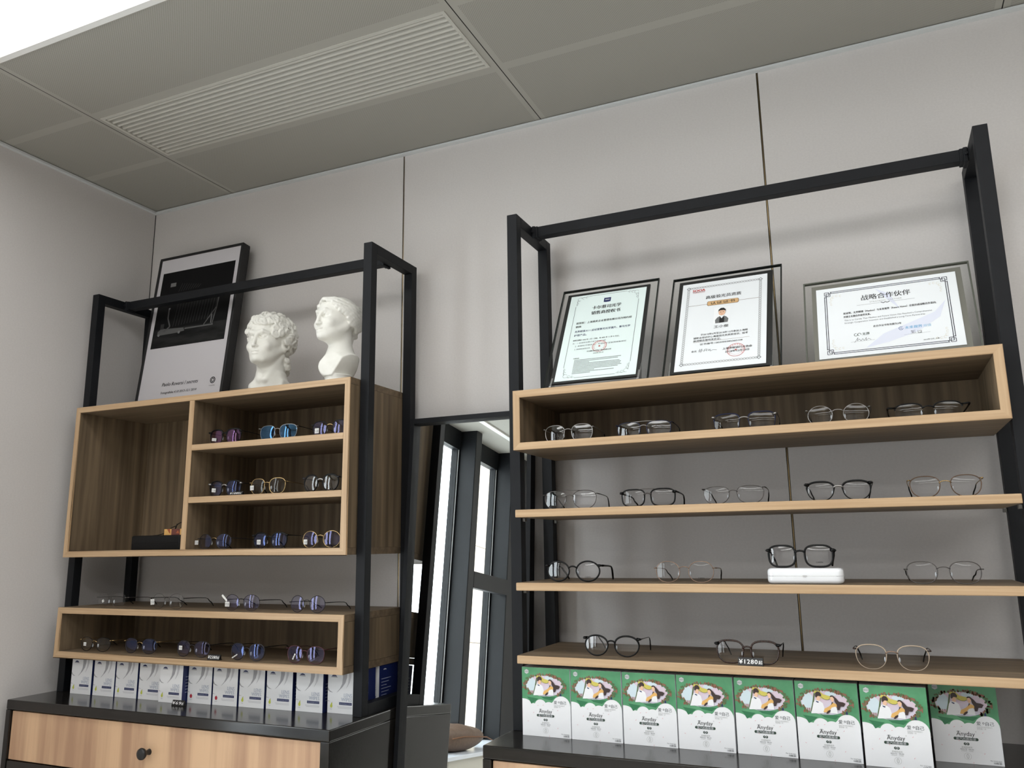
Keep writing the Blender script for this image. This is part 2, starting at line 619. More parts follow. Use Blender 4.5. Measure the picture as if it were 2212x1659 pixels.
mb = MB()
mb.box(0.0, XR, -0.016, -0.0002, H - 0.010, H - 0.0025, M_TRIM)
struct(mb.build('trim_1'))
mb = MB()
mb.box(0.0002, 0.016, YW0, -0.016, H - 0.010, H - 0.0025, M_TRIM)
mb.box(0.0, 0.042, YW1, YW0, H - 0.012, H - 0.0005, M_LIGHTFRAME)
struct(mb.build('trim_2'))

# ceiling lights; rows behind the first are unseen, added as front fill
LLAB = ['long white luminous ceiling strip nearest the shelf wall', 'unseen fill light strip added in the second ceiling row from the shelf wall',
        'unseen fill light strip added in the third ceiling row from the shelf wall', 'unseen fill light strip added in the ceiling row farthest from the shelf wall']
for ly, lab in zip(LROWS, LLAB):
    LX0 = LS[ly[0]]
    t = thing('ceiling_light', (LX0, (ly[0] + ly[1]) / 2, H), lab, 'light', 'luminous ceiling strips')
    m_ = MB()
    for x0, x1, y0, y1 in ((LX0, LX1, ly[0], ly[0] + 0.018), (LX0, LX1, ly[1] - 0.018, ly[1]), (LX0, LX0 + 0.018, ly[0] + 0.018, ly[1] - 0.018), (LX1 - 0.018, LX1, ly[0] + 0.018, ly[1] - 0.018)):
        m_.box(x0, x1, y0, y1, H - 0.004, H + 0.080, M_LIGHTFRAME)
    m_.build('frame', t)
    m_ = MB()
    m_.poly([(LX0 + 0.018, ly[0] + 0.018, H + 0.070), (LX0 + 0.018, ly[1] - 0.018, H + 0.070), (LX1 - 0.018, ly[1] - 0.018, H + 0.070), (LX1 - 0.018, ly[0] + 0.018, H + 0.070)], M_LIGHT if ly is L1 else M_FILL_LIGHT)
    m_.build('diffuser', t)

# air vent
t = thing('air_vent', (1.07, -0.49, H), 'long white slatted air vent set into the grey metal ceiling', 'air vent')
m_ = MB()
for x0, x1, y0, y1 in ((VX0, VX1, VY0, VY0 + 0.010), (VX0, VX1, VY1 - 0.007, VY1), (VX0, VX0 + 0.010, VY0 + 0.010, VY1 - 0.007), (VX1 - 0.010, VX1, VY0 + 0.010, VY1 - 0.007)):
    m_.box(x0, x1, y0, y1, H - 0.002, H + 0.02, M_VENT)
m_.build('frame', t)
m_ = MB()
ns = 13
ya, yb = VY0 + 0.010, VY1 - 0.007
pt_ = (yb - ya) / ns
prof = [(ya, H + 0.0170)]
for i in range(ns):
    q = ya + i * pt_
    prof += [(q + 0.0012, H + 0.0170), (q + 0.0040, H + 0.0170), (q + 0.0065, H + 0.0020), (q + 0.0095, H + 0.0004), (q + pt_ - 0.0075, H + 0.0004), (q + pt_ - 0.0040, H + 0.0020), (q + pt_ - 0.0012, H + 0.0170)]
prof.append((yb, H + 0.0170))
for (p0, q0), (p1, q1) in zip(prof, prof[1:]):
    m_.poly([(VX0 + 0.010, p0, q0), (VX0 + 0.010, p1, q1), (VX1 - 0.010, p1, q1), (VX1 - 0.010, p0, q0)], M_VENT)
m_.build('slats', t)

# ------------------------------------------------------------------ window bay
FINS = [-2.22, -3.33, -4.03]
edges = [YW0] + [f for f in FINS] + [YW1]
n = 0
for i in range(len(edges) - 1):
    ya = edges[i] - (0.10 if i else 0.0)
    yb = edges[i + 1]
    n += 1
    f = MB()
    z0, z1 = 0.600, H - 0.05
    for a, b, c, d in ((yb, ya, z0, z0 + 0.03), (yb, ya, z1 - 0.10, z1 + 0.05)):
        f.box(XG - 0.03, XG + 0.03, a, b, c, d, M_FRAMEW)
    f.box(XG - 0.03, XG + 0.02, yb, yb + 0.035, z0 + 0.03, z1 - 0.10, M_FRAMEW)
    f.box(XG - 0.03, XG + 0.02, ya - 0.035, ya, z0 + 0.03, z1 - 0.10, M_FRAMEW)
    f.box(XG + 0.02, XG + 0.026, yb + 0.016, yb + 0.022, z0 + 0.03, z1 - 0.10, M_TRIM)  # pale strips standing in for the light glint along the frame
    f.box(XG + 0.02, XG + 0.026, ya - 0.022, ya - 0.016, z0 + 0.03, z1 - 0.10, M_TRIM)
    w = struct(f.build('window_%d' % n))
    g = MB()
    g.box(XG - 0.006, XG + 0.002, yb + 0.035, ya - 0.035, z0 + 0.03, z1 - 0.10, G_PANE)
    g.build('pane', w)
for i, fy in enumerate(FINS):
    f = MB()
    wd = 0.10 if i < 2 else 0.42
    f.box(XG - 0.03, -0.14, fy - wd, fy, 0.60, H, M_FRAMEW)
    f.box(-0.14, -0.137, fy - wd + 0.004, fy - 0.004, 0.60, H, M_GASKET)
    struct(f.build('trim_%d' % (3 + i), bevel=0.002))
f = MB()
f.box(-0.20, -0.136, -4.60, -3.43, 1.69, 1.81, M_GASKET)
struct(f.build('trim_8', bevel=0.003))
f = MB()
f.box(XG - 0.02, 0.10, YW1, YW0 - 0.001, 0.588, 0.613, M_SILL)
struct(f.build('trim_9', bevel=0.003))
f = MB()
y = YW0 - 0.002
while y > YW1 + 0.05:
    f.box(0.045, 0.075, max(y - 0.646, YW1), y, 0.0, 0.586, M_PANEL)
    y -= 0.65
struct(f.build('trim_10', bevel=0.002))
f = MB()
for k in range(7):
    z = -1.4 + k * 1.42
    for j in range(4):
        f.box(-3.4, -3.0, -10.5 - j * 2.0 - 1.99 + 1.42, -10.5 - j * 2.0 + 1.42, z, z + 1.41, M_STONE)
f.box(-3.42, -3.02, -17, -9.1, -2, 8.6, mat('facade_joint', srgb(130, 116, 100), 0.9))
o = f.build('exterior_stone_facade')
tag(o, 'pale beige stone facade outside the windows, seen in the mirror', 'building')

# ------------------------------------------------------------------ base cabinets
def base_cabinet(x0, x1, dx0, dx1, label):
    zt = 1.0434
    t = thing('base_cabinet', ((x0 + x1) / 2, -0.235, 0), label, 'cabinet')
    yf, yb = -0.458, -0.012
    m = MB()
    m.box(x0, x1, yf, yb, 1.014, zt, M_DARKWOOD)
    m.build('top', t, bevel=0.003)
    m = MB()
    m.box(x0, dx0 - 0.002, yf, yb, 0.0, 1.0139, M_DARKWOOD)
    m.box(dx1 + 0.002, x1, yf, yb, 0.0, 1.0139, M_DARKWOOD)
    m.box(dx0 - 0.002, dx1 + 0.002, yf, yb, 0.0, 0.08, M_DARKWOOD)
    m.box(dx0 - 0.002, dx1 + 0.002, yf + 0.004, yb, 0.826, 0.8645, M_DARKWOOD)
    m.box(dx0 - 0.002, dx1 + 0.002, yb - 0.02, yb, 0.08, 1.0138, M_DARKWOOD)
    m.build('carcass', t, bevel=0.002)
    m = MB()
    m.box(dx0, dx1, -0.450, -0.430, 0.867, 1.010, M_DRAWER)
    m.box(dx0 + 0.02, dx1 - 0.02, -0.430, -0.06, 0.880, 0.990, M_DRAWER)
    d = m.build('drawer', t, bevel=0.0015)
    c = ((dx0 + dx1) / 2, -0.450, 0.938)
    m = MB()
    m.lathe(c, [(0.0, 0.002), (0.009, 0.001), (0.0075, -0.004), (0.006, -0.012), (0.008, -0.018), (0.0145, -0.022), (0.0165, -0.027), (0.015, -0.032), (0.009, -0.035), (0.0, -0.036)], M_KNOB, 'y', 24)
    m.build('knob', d, smooth=True)
    m = MB()
    m.box(dx0, dx1, -0.450, -0.430, 0.084, 0.822, M_DRAWER)
    m.build('door', t, bevel=0.0015)
    return t


base_cabinet(0.039, 1.281, 0.0605, 1.2505, 'low black cabinet with one pale wood drawer, under the white wipe cartons')
base_cabinet(1.716, 2.945, 1.739, 2.923, 'low black cabinet under the green and white cartons')

# ------------------------------------------------------------------ display racks
W = 0.0305


def wood_box(parent, x0, x1, y0, y1, z0, z1, divider=None, shelves=()):
    """open-fronted oak box as a part with panels as sub-parts"""
    T = 0.0197
    E = 0.004
    ya = y0 + E
    p = MB()
    p.box(x0, x1, ya, y1, z1 - T, z1, M_WOODX)
    root = p.build('display_box', parent)
    p = MB()
    p.box(x0, x1, ya, y1, z0, z0 + T, M_WOODX)
    p.build('bottom_panel', root)
    for a, b in ((x0, x0 + T), (x1 - T, x1)):
        p = MB()
        p.box(a, b, ya, y1, z0 + T + 0.0007, z1 - T - 0.0007, M_WOODZ)
        p.build('side_panel', root)
    p = MB()
    p.box(x0 + T, x1 - T, y1 - 0.008, y1, z0 + T, z1 - T, M_WOODZ)
    p.build('back_panel', root)
    # mitred front edging
    p = MB()
    o_ = [(x0, z0), (x1, z0), (x1, z1), (x0, z1)]
    i_ = [(x0 + T, z0 + T), (x1 - T, z0 + T), (x1 - T, z1 - T), (x0 + T, z1 - T)]
    for k in range(4):
        l = (k + 1) % 4
        pts = [o_[k], o_[l], i_[l], i_[k]]
        p.prism([(a, y0, b) for a, b in pts], (0, E, 0), M_EDGEX if k % 2 == 0 else M_EDGEZ)
    p.build('front_edging', root, bevel=0.0022, seg=3)
    if divider:
        p = MB()
        p.box(divider[0], divider[1], ya, y1 - 0.008, z0 + T, z1 - T, M_WOODZ)
        d = p.build('divider', root)
        p = MB()
        p.box(divider[0], divider[1], y0 + 0.0003, y0 + E, z0 + T, z1 - T, M_EDGEZ)
        p.build('divider_edging', root, bevel=0.0022, seg=3)
    for sa, sb, zt in shelves:
        p = MB()
        p.box(sa, sb, ya, y1 - 0.008, zt - 0.019, zt, M_WOODX)
        p.build('inner_shelf', root)
        p = MB()
        p.box(sa, sb, y0 + 0.0003, y0 + E, zt - 0.019, zt, M_EDGEX)
        p.build('shelf_edging', root, bevel=0.0022, seg=3)
    return root


def rack_frame(t, xa, xb, yf, yb, zb, zt):
    for x in (xa, xb - W):
        for y in (yf, yb - W):
            m = MB()
            m.box(x, x + W, y, y + W, zb, zt, M_BLACK)
            m.build('post', t, bevel=0.0012)
        m = MB()
        m.box(x, x + W, yf + W, yb - W, zt - W, zt, M_BLACK)
        m.build('top_rail', t, bevel=0.0012)
        m = MB()
        m.box(x, x + W, yf + W, yb - W, zb, zb + W, M_BLACK)
        m.build('bottom_rail', t, bevel=0.0012)
    ym = (yf + yb) / 2
    m = MB()
    m.box(xa + W, xb - W, ym - W / 2, ym + W / 2, zt - W, zt, M_BLACK)
    m.build('crossbar', t, bevel=0.0012)
    for x, s in ((xa + W, 1), (xb - W, -1)):
        m = MB()
        m.box(min(x, x + s * 0.010), max(x, x + s * 0.010), ym - W / 2 - 0.006, ym + W / 2 + 0.006, zt - W - 0.006, zt + 0.002, M_BLACK)
        m.box(min(x, x + s * 0.018), max(x, x + s * 0.018), ym - W / 2 - 0.003, ym + W / 2 + 0.003, zt - W - 0.003, zt + 0.001, M_BLACK)
        m.tube([(x + s * 0.004, ym - W / 2 - 0.006, zt - W / 2), (x + s * 0.004, ym - W / 2 - 0.011, zt - W / 2)], 0.005, M_BLACK, 10)
        m.build('bracket', t, bevel=0.002)


ZB = 1.0434
BX = -0.342
lt = thing('display_rack', (0.66, -0.17, ZB), 'narrower black metal display rack with two oak boxes, by the poster and white busts', 'rack')
rack_frame(lt, 0.0525, 1.268, -0.297, -0.030, ZB, 2.4235)
wood_box(lt, 0.0810, 1.2330, BX, -0.034, 1.4809, 1.9937, (0.6075, 0.6285), ((0.6285, 1.2133, 1.8300), (0.6285, 1.2133, 1.6636)))
wood_box(lt, 0.0810, 1.2330, BX, -0.034, 1.1587, 1.3177)
rt = thing('display_rack', (2.32, -0.17, ZB), 'tall black metal display rack with one oak box over three oak shelves', 'rack')
rack_frame(rt, 1.7205, 2.918, -0.292, -0.030, ZB, 2.4260)
wood_box(rt, 1.7530, 2.8825, BX, -0.034, 1.7449, 1.9037)
for z in (1.5908, 1.4079, 1.2315):
    m = MB()
    m.box(1.7560, 2.8805, BX + 0.004, -0.036, z - 0.0196, z, M_WOODX)
    s = m.build('shelf', rt)
    m = MB()
    m.box(1.7560, 2.8805, BX, BX + 0.004, z - 0.0196, z, M_EDGEX)
    m.build('front_edging', s, bevel=0.0025, seg=3)
    for x in (1.7515, 2.8790):
        for y in (-0.285, -0.055):
            m = MB()
            m.box(x, x + 0.008, y, y + 0.014, z - 0.029, z - 0.020, M_GUNCLIP)
            m.build('shelf_clip', s, bevel=0.001)

# ------------------------------------------------------------------ leaning mirror
th, ps = 0.07356, 0.0046
t = thing('standing_mirror', (1.4915, -0.2015, 0.0), 'tall black framed mirror leaning on the wall between the two racks', 'mirror')
MX, MY, MZ = Vector((cos(ps), sin(ps), 0)), Vector((-sin(ps) * cos(th), cos(ps) * cos(th), -sin(th))), Vector((-sin(ps) * sin(th), cos(ps) * sin(th), cos(th)))
MP = Vector((1.4915, -0.0909 - 0.0737 * 1.5, 0.0))
hw, hh = 0.2075, 1.902


def mbx(m, u0, u1, d0, d1, v0, v1, mt):
    m.obox(MP + MX * u0 + MY * d0 + MZ * v0, MX * (u1 - u0), MY * (d1 - d0), MZ * (v1 - v0), mt)


m = MB()
mbx(m, -hw + 0.004, hw - 0.004, 0.0, 0.006, 0.02, hh - 0.004, M_MIRROR)
m.build('mirror_glass', t)
m = MB()
mbx(m, -hw + 0.002, hw - 0.002, 0.0065, 0.014, 0.02, hh - 0.002, M_GASKET)
m.build('back_board', t)
m = MB()
mbx(m, -hw, -hw + 0.013, -0.020, 0.014, 0.017, hh, M_BLACK)
mbx(m, hw - 0.013, hw, -0.020, 0.014, 0.017, hh, M_BLACK)
mbx(m, -hw + 0.013, hw - 0.013, -0.020, 0.014, hh - 0.016, hh, M_BLACK)
mbx(m, -hw + 0.013, hw - 0.013, -0.020, 0.014, 0.017, 0.035, M_BLACK)
m.build('mirror_frame', t, bevel=0.0012)

# ------------------------------------------------------------------ bag on the sill
t = thing('bag', (-0.10, -3.20, 0.613), 'soft brown bag with a red tag lying on the white window sill', 'bag')
m = MB()
vs, nu, nv = [], 40, 18
for i in range(nv + 1):
    ph = pi * i / nv
    for k in range(nu):
        a = 2 * pi * k / nu
        sg = lambda q, e: math.copysign(abs(q) ** e, q)
        xx = 0.15 * sg(sin(ph), 0.7) * sg(cos(a), 0.75)
        yy = 0.32 * sg(sin(ph), 0.7) * sg(sin(a), 0.75)
        zz = 0.085 * sg(cos(ph), 0.8)
        zz *= 1.0 - 0.55 * max(0, -yy / 0.32) ** 1.3
        z = 0.085 * 0.9 + zz
        if zz > 0:
            z += 0.006 * sin(yy * 30 + xx * 12)
        vs.append((-0.10 + xx, -3.17 + yy, 0.613 + max(0.0, z)))
fs = []
for i in range(nv):
    for k in range(nu):
        l = (k + 1) % nu
        fs.append((i * nu + k, (i + 1) * nu + k, (i + 1) * nu + l, i * nu + l))
m.add(vs, fs, M_BAG)
m.build('body', t, smooth=True)
m = MB()
m.tube([(0.045, -3.50, 0.665), (0.049, -3.4, 0.69), (0.05, -3.25, 0.70), (0.05, -3.05, 0.71), (0.045, -2.9, 0.705)], 0.004, M_BROWN, 8)
m.build('zipper', t, smooth=True)
m = MB()
m.box(-0.10, -0.06, -3.42, -3.37, 0.722, 0.728, M_BAGTAG)
m.build('tag', t, bevel=0.001)

# ------------------------------------------------------------------ framed certificates
def cert(P, lean, yaw, W2, H2, paper, board, outer, label, mats, draw, clips):
    X = Vector((cos(yaw), sin(yaw), 0))
    Nb = Vector((-sin(yaw), cos(yaw), 0))                 # away from the viewer
    Up = Vector((0, 0, 1)) * cos(lean) + Nb * sin(lean)
    Nf = X.cross(Up)                                      # towards the viewer
    P = Vector(P)
    t = thing('certificate_plaque', P, label, 'certificate', 'glass certificate plaques')
    edge, back, pap = mats
    m = MB()
    u0, u1, v0, v1 = outer
    d = 0.005
    m.obox(P + X * u0 + Up * v0 - Nf * 0.012, X * (u1 - u0), Up * (v1 - v0), Nf * d, G_PLAQUE)
    m.build('glass_plate', t)
    m = MB()
    e = 0.0035
    for a, b, c, f in ((u0 - e, u1 + e, v0 - e, v0), (u0 - e, u1 + e, v1, v1 + e), (u0 - e, u0, v0, v1), (u1, u1 + e, v0, v1)):
        m.obox(P + X * a + Up * c - Nf * 0.013, X * (b - a), Up * (f - c), Nf * 0.007, edge)
    m.build('plate_edge', t)
    m = MB()
    u0, u1, v0, v1 = board
    m.obox(P + X * u0 + Up * v0 - Nf * 0.0065, X * (u1 - u0), Up * (v1 - v0), Nf * 0.005, back)
    m.build('backing_board', t)
    m = MB()
    m.obox(P - X * W2 - Nf * 0.0012, X * 2 * W2, Up * H2, Nf * 0.0012, pap)
    draw(Sheet(m, P, X, Up, Nf))
    m.build('printed_sheet', t)
    # stand feet
    zt = 1.9037
    for s in clips:
        m = MB()
        a = P + X * s * (outer[1] - 0.02) + Up * outer[2]
        q = Vector((a.x, a.y, zt))
        m.obox(q + Vector((-0.003, -0.006, 0)), (0.006, 0, 0), Vector((0, 0.11, 0)), (0, 0, 0.004), M_SILVER)
        m.prism([q + Vector((-0.003, -0.006, 0)), q + Vector((-0.003, 0.022, 0)), q + Vector((-0.003, 0.030, 0.050)), q + Vector((-0.003, 0.018, 0.034))], (0.006, 0, 0), M_SILVER)
        m.build('stand_foot', t, bevel=0.001)
    return t


def corner_scroll(s, u, v, su, sv, m, k=1.0):
    for r, du, dv in ((0.006, 0.008, 0.008), (0.004, 0.018, 0.005), (0.004, 0.005, 0.018), (0.003, 0.027, 0.004), (0.003, 0.004, 0.027)):
        s.ring(u + su * du * k, v + sv * dv * k, r * k, 0.0007, m, 1, 12, a0=0.4, a1=5.2)
    s.line([(u + su * 0.010 * k, v + sv * 0.003 * k), (u + su * 0.034 * k, v + sv * 0.002 * k)], 0.0007, m)
    s.line([(u + su * 0.003 * k, v + sv * 0.010 * k), (u + su * 0.002 * k, v + sv * 0.034 * k)], 0.0007, m)


def stamp(s, u, v, r):
    s.ring(u, v, r, 0.0011, M_RED, 3)
    s.ring(u, v, r - 0.006, 0.0004, M_REDP, 3)
    for i in range(14):
        a = -0.6 + 4.3 * i / 13
        s.rect(u + (r - 0.0035) * cos(a) - 0.0012, u + (r - 0.0035) * cos(a) + 0.0012, v + (r - 0.0035) * sin(a) - 0.0012, v + (r - 0.0035) * sin(a) + 0.0012, M_REDP, 3)
    pts = []
    for i in range(10):
        q = 0.004 if i % 2 == 0 else 0.0016
        pts.append((u + q * sin(pi * i / 5), v + q * cos(pi * i / 5)))
    s.poly(pts, M_RED, 3)


def draw1(s):
    s.line([(-0.0905, 0.275), (-0.0905, 0.045)], 0.0012, M_INK2)
    s.line([(0.0915, 0.275), (0.0915, 0.045)], 0.0012, M_INK2)
    s.line([(-0.055, 0.3125), (0.055, 0.3125)], 0.0012, M_INK2)
    s.line([(-0.055, 0.0075), (0.055, 0.0075)], 0.0012, M_INK2)
    for u, v, a, b in ((-0.0905, 0.3125, 1, -1), (0.0915, 0.3125, -1, -1), (-0.0905, 0.0075, 1, 1), (0.0915, 0.0075, -1, 1)):
        corner_scroll(s, u, v, a, b, M_INK2, 1.05)
    s.poly([(-0.0095, 0.2965), (0.0105, 0.2965), (0.0105, 0.2805), (0.004, 0.2795), (-0.003, 0.2795), (-0.0095, 0.2805)], M_NAVY)
    s.text('ZEISS', 0.0005, 0.2868, 0.0058, M_PAPER, 'CENTER', 0.0002)
    s.text('卡尔蔡司光学', 0.0015, 0.2568, 0.0145, M_INK, 'CENTER', 0.00045, width=0.083)
    s.text('销售商授权书', 0.0015, 0.2362, 0.0145, M_INK, 'CENTER', 0.00045, width=0.083)
    s.text('兹授权：上海镜炙企业管理有限公司为特约经', -0.079, 0.2045, 0.0085, M_INK, 'LEFT', 0.0002, width=0.158)
    s.text('销商', -0.079, 0.1905, 0.0085, M_INK, 'LEFT', 0.0002)
    s.text('无界眼镜-K11 店经营蔡司光学镜片、蔡司光学', -0.079, 0.1722, 0.0085, M_NAVY, 'LEFT', 0.0001, width=0.157)
    s.text('护理产品。', -0.079, 0.1580, 0.0085, M_NAVY, 'LEFT', 0.0001)
    s.text('授权日期自 2020 年 1 月 1 日起，至 2020 年 12 月 31 日止。', -0.079, 0.1400, 0.0056, M_INK, 'LEFT', 0.0001, width=0.131)
    s.text('注：1. 此授权仅限于线下实体门店', -0.079, 0.1290, 0.0056, M_INK2, 'LEFT', 0.0, width=0.094)
    s.text('2. 未授权不得转让，不得用于互联网销售授权', -0.070, 0.1180, 0.0056, M_INK2, 'LEFT', 0.0, width=0.143)
    s.text('3. 未授权涂改无效', -0.070, 0.1065, 0.0056, M_INK2, 'LEFT')
    stamp(s, 0.0, 0.112, 0.020)
    s.text('卡尔蔡司光学(广州)有限公司', 0.0, 0.0945, 0.0056, M_INK, 'CENTER', 0.0001, width=0.068, h=4)
    s.text('2020年1月1日', 0.0, 0.0860, 0.0048, M_INK, 'CENTER', h=4)
    s.text('注意事项', -0.068, 0.0735, 0.0042, M_INK, 'LEFT', 0.0001)
    rnd = random.Random(4)
    for i in range(11):
        v = 0.0690 - i * 0.0047
        w = (0.128, 0.118, 0.04, 0.126, 0.130, 0.128, 0.131, 0.122, 0.06, 0.112, 0.05)[i]
        u = -0.064
        while u < -0.064 + w:
            l = 0.0022 + rnd.random() * 0.0012
            s.rect(u, u + l, v - 0.0011, v + 0.0011, M_INK2)
            u += l + 0.0008


M_PATT = mat('ink_pattern_grey', srgb(186, 188, 190), 0.6)


def draw2(s):
    rnd = random.Random(2)
    a, b, c, d = -0.0945, 0.0945, 0.021, 0.301
    for k in range(26):
        u = a + 0.006 + k * (b - a - 0.012) / 25
        for v in (c, d):
            s.ring(u, v, 0.0046, 0.0022, M_PATT, 1, 8, ry=0.0038)
    for k in range(40):
        v = c + 0.006 + k * (d - c - 0.012) / 39
        for u in (a, b):
            s.ring(u, v, 0.0038, 0.0022, M_PATT, 1, 8, ry=0.0046)
    for u in (a, b):
        for v in (c, d):
            s.ring(u, v, 0.006, 0.0022, M_INK2, 1, 4)
    s.text('SOOA', -0.083, 0.2855, 0.0125, M_RED, 'LEFT', 0.0008, width=0.033)
    s.rect(-0.083, -0.050, 0.2835, 0.2845, M_INK)
    s.text('上海眼镜行业协会', -0.083, 0.2800, 0.0035, M_RED, 'LEFT', width=0.033)
    s.text('高级验光员资质', 0.0, 0.2525, 0.0135, M_INK, 'CENTER', 0.0003, width=0.092)
    s.line([(-0.092, 0.2315), (0.092, 0.2315)], 0.0009, M_BROWN)
    pts = [(-0.0415, 0.2275), (-0.0385, 0.2245), (0.0375, 0.2235), (0.0405, 0.2265), (0.0405, 0.2375), (0.0375, 0.2405), (-0.0385, 0.2415), (-0.0415, 0.2385)]
    s.poly(pts, M_BROWN, 2)
    s.poly([(u * 0.972, (v - 0.2325) * 0.88 + 0.2325) for u, v in pts], M_TAN, 3)
    s.text('认证证书', -0.001, 0.2283, 0.0110, M_INK, 'CENTER', 0.0002, width=0.064, h=4)
    # identity photo: person in a grey jacket
    s.rect(-0.0215, 0.0195, 0.1545, 0.2130, mat('photo_white', srgb(242, 244, 246), 0.5), 2)
    s.poly([(-0.0165, 0.1555), (0.0150, 0.1555), (0.0165, 0.1680), (0.0105, 0.1765), (0.004, 0.1800), (-0.006, 0.1800), (-0.0125, 0.1755), (-0.0175, 0.1670)], M_GREYC, 3)
    s.poly([(-0.0065, 0.1555), (0.0060, 0.1555), (0.0060, 0.1700), (0.0035, 0.1790), (-0.0045, 0.1790), (-0.0065, 0.1700)], M_INK, 4)
    s.poly([(-0.0055, 0.1795), (-0.001, 0.1705), (0.0045, 0.1795), (0.0035, 0.1850), (-0.0045, 0.1850)], M_PAPER, 5)
    s.disc(-0.0008, 0.1930, 0.0088, M_SKIN, 6, 20, 0.0120)
    s.poly([(-0.0105, 0.1935), (-0.0100, 0.2030), (-0.0045, 0.2090), (0.003, 0.2090), (0.0085, 0.2025), (0.0090, 0.1935), (0.0075, 0.1985), (0.003, 0.2005), (-0.005, 0.2005), (-0.0090, 0.1985)], M_INK, 7)
    for du in (-0.004, 0.0026):
        s.rect(du - 0.0018, du + 0.0018, 0.1947, 0.1955, M_INK, 7)
        s.rect(du - 0.0014, du + 0.0014, 0.1925, 0.1935, M_HAIR, 7)
    s.rect(-0.0028, 0.0014, 0.1858, 0.1867, M_RED, 7)
    s.text('王小俊', -0.001, 0.1390, 0.0105, M_INK, 'CENTER', 0.0002, width=0.037)
    s.text('于2018年6月至2018年12月参加上海眼', -0.052, 0.1170, 0.0075, M_INK, 'LEFT', 0.0001, width=0.118)
    s.text('镜职业培训中心高级验光员资质培训，经考', -0.0695, 0.1065, 0.0075, M_INK, 'LEFT', 0.0001, width=0.136)
    s.text('核成绩合格特发此证。', -0.0695, 0.0965, 0.0075, M_INK, 'LEFT', 0.0001)
    s.line([(-0.0695, 0.0945), (0.071, 0.0945)], 0.0006, M_BROWN)
    s.text('证书编号:1803000382360108', -0.052, 0.0835, 0.0072, M_INK, 'LEFT', 0.0001, width=0.106)
    s.text('会长', -0.072, 0.0605, 0.0072, M_INK, 'LEFT', 0.0001)
    u = -0.054
    for k, pts in enumerate(([(0, 0.010), (0.010, 0.013)], [(0.003, 0.015), (0.002, 0.004)], [(0.008, 0.015), (0.006, 0.002)], [(0.001, 0.006), (0.012, 0.009)],
                             [(0.014, 0.004), (0.015, 0.012), (0.021, 0.013), (0.021, 0.005)], [(0.015, 0.008), (0.021, 0.009)], [(0.024, 0.012), (0.026, 0.006), (0.029, 0.011), (0.030, 0.004), (0.036, 0.008), (0.046, 0.006)])):
        s.line([(u + a_, 0.055 + b_) for a_, b_ in pts], 0.0009, M_INK)
    s.text('上海市眼镜行业协会', 0.006, 0.0590, 0.0080, M_INK, 'LEFT', 0.0001, width=0.072, h=4)
    s.text('2018年12月10日', 0.013, 0.0480, 0.0078, M_INK, 'LEFT', 0.0001, width=0.058, h=4)
    stamp(s, 0.039, 0.054, 0.022)


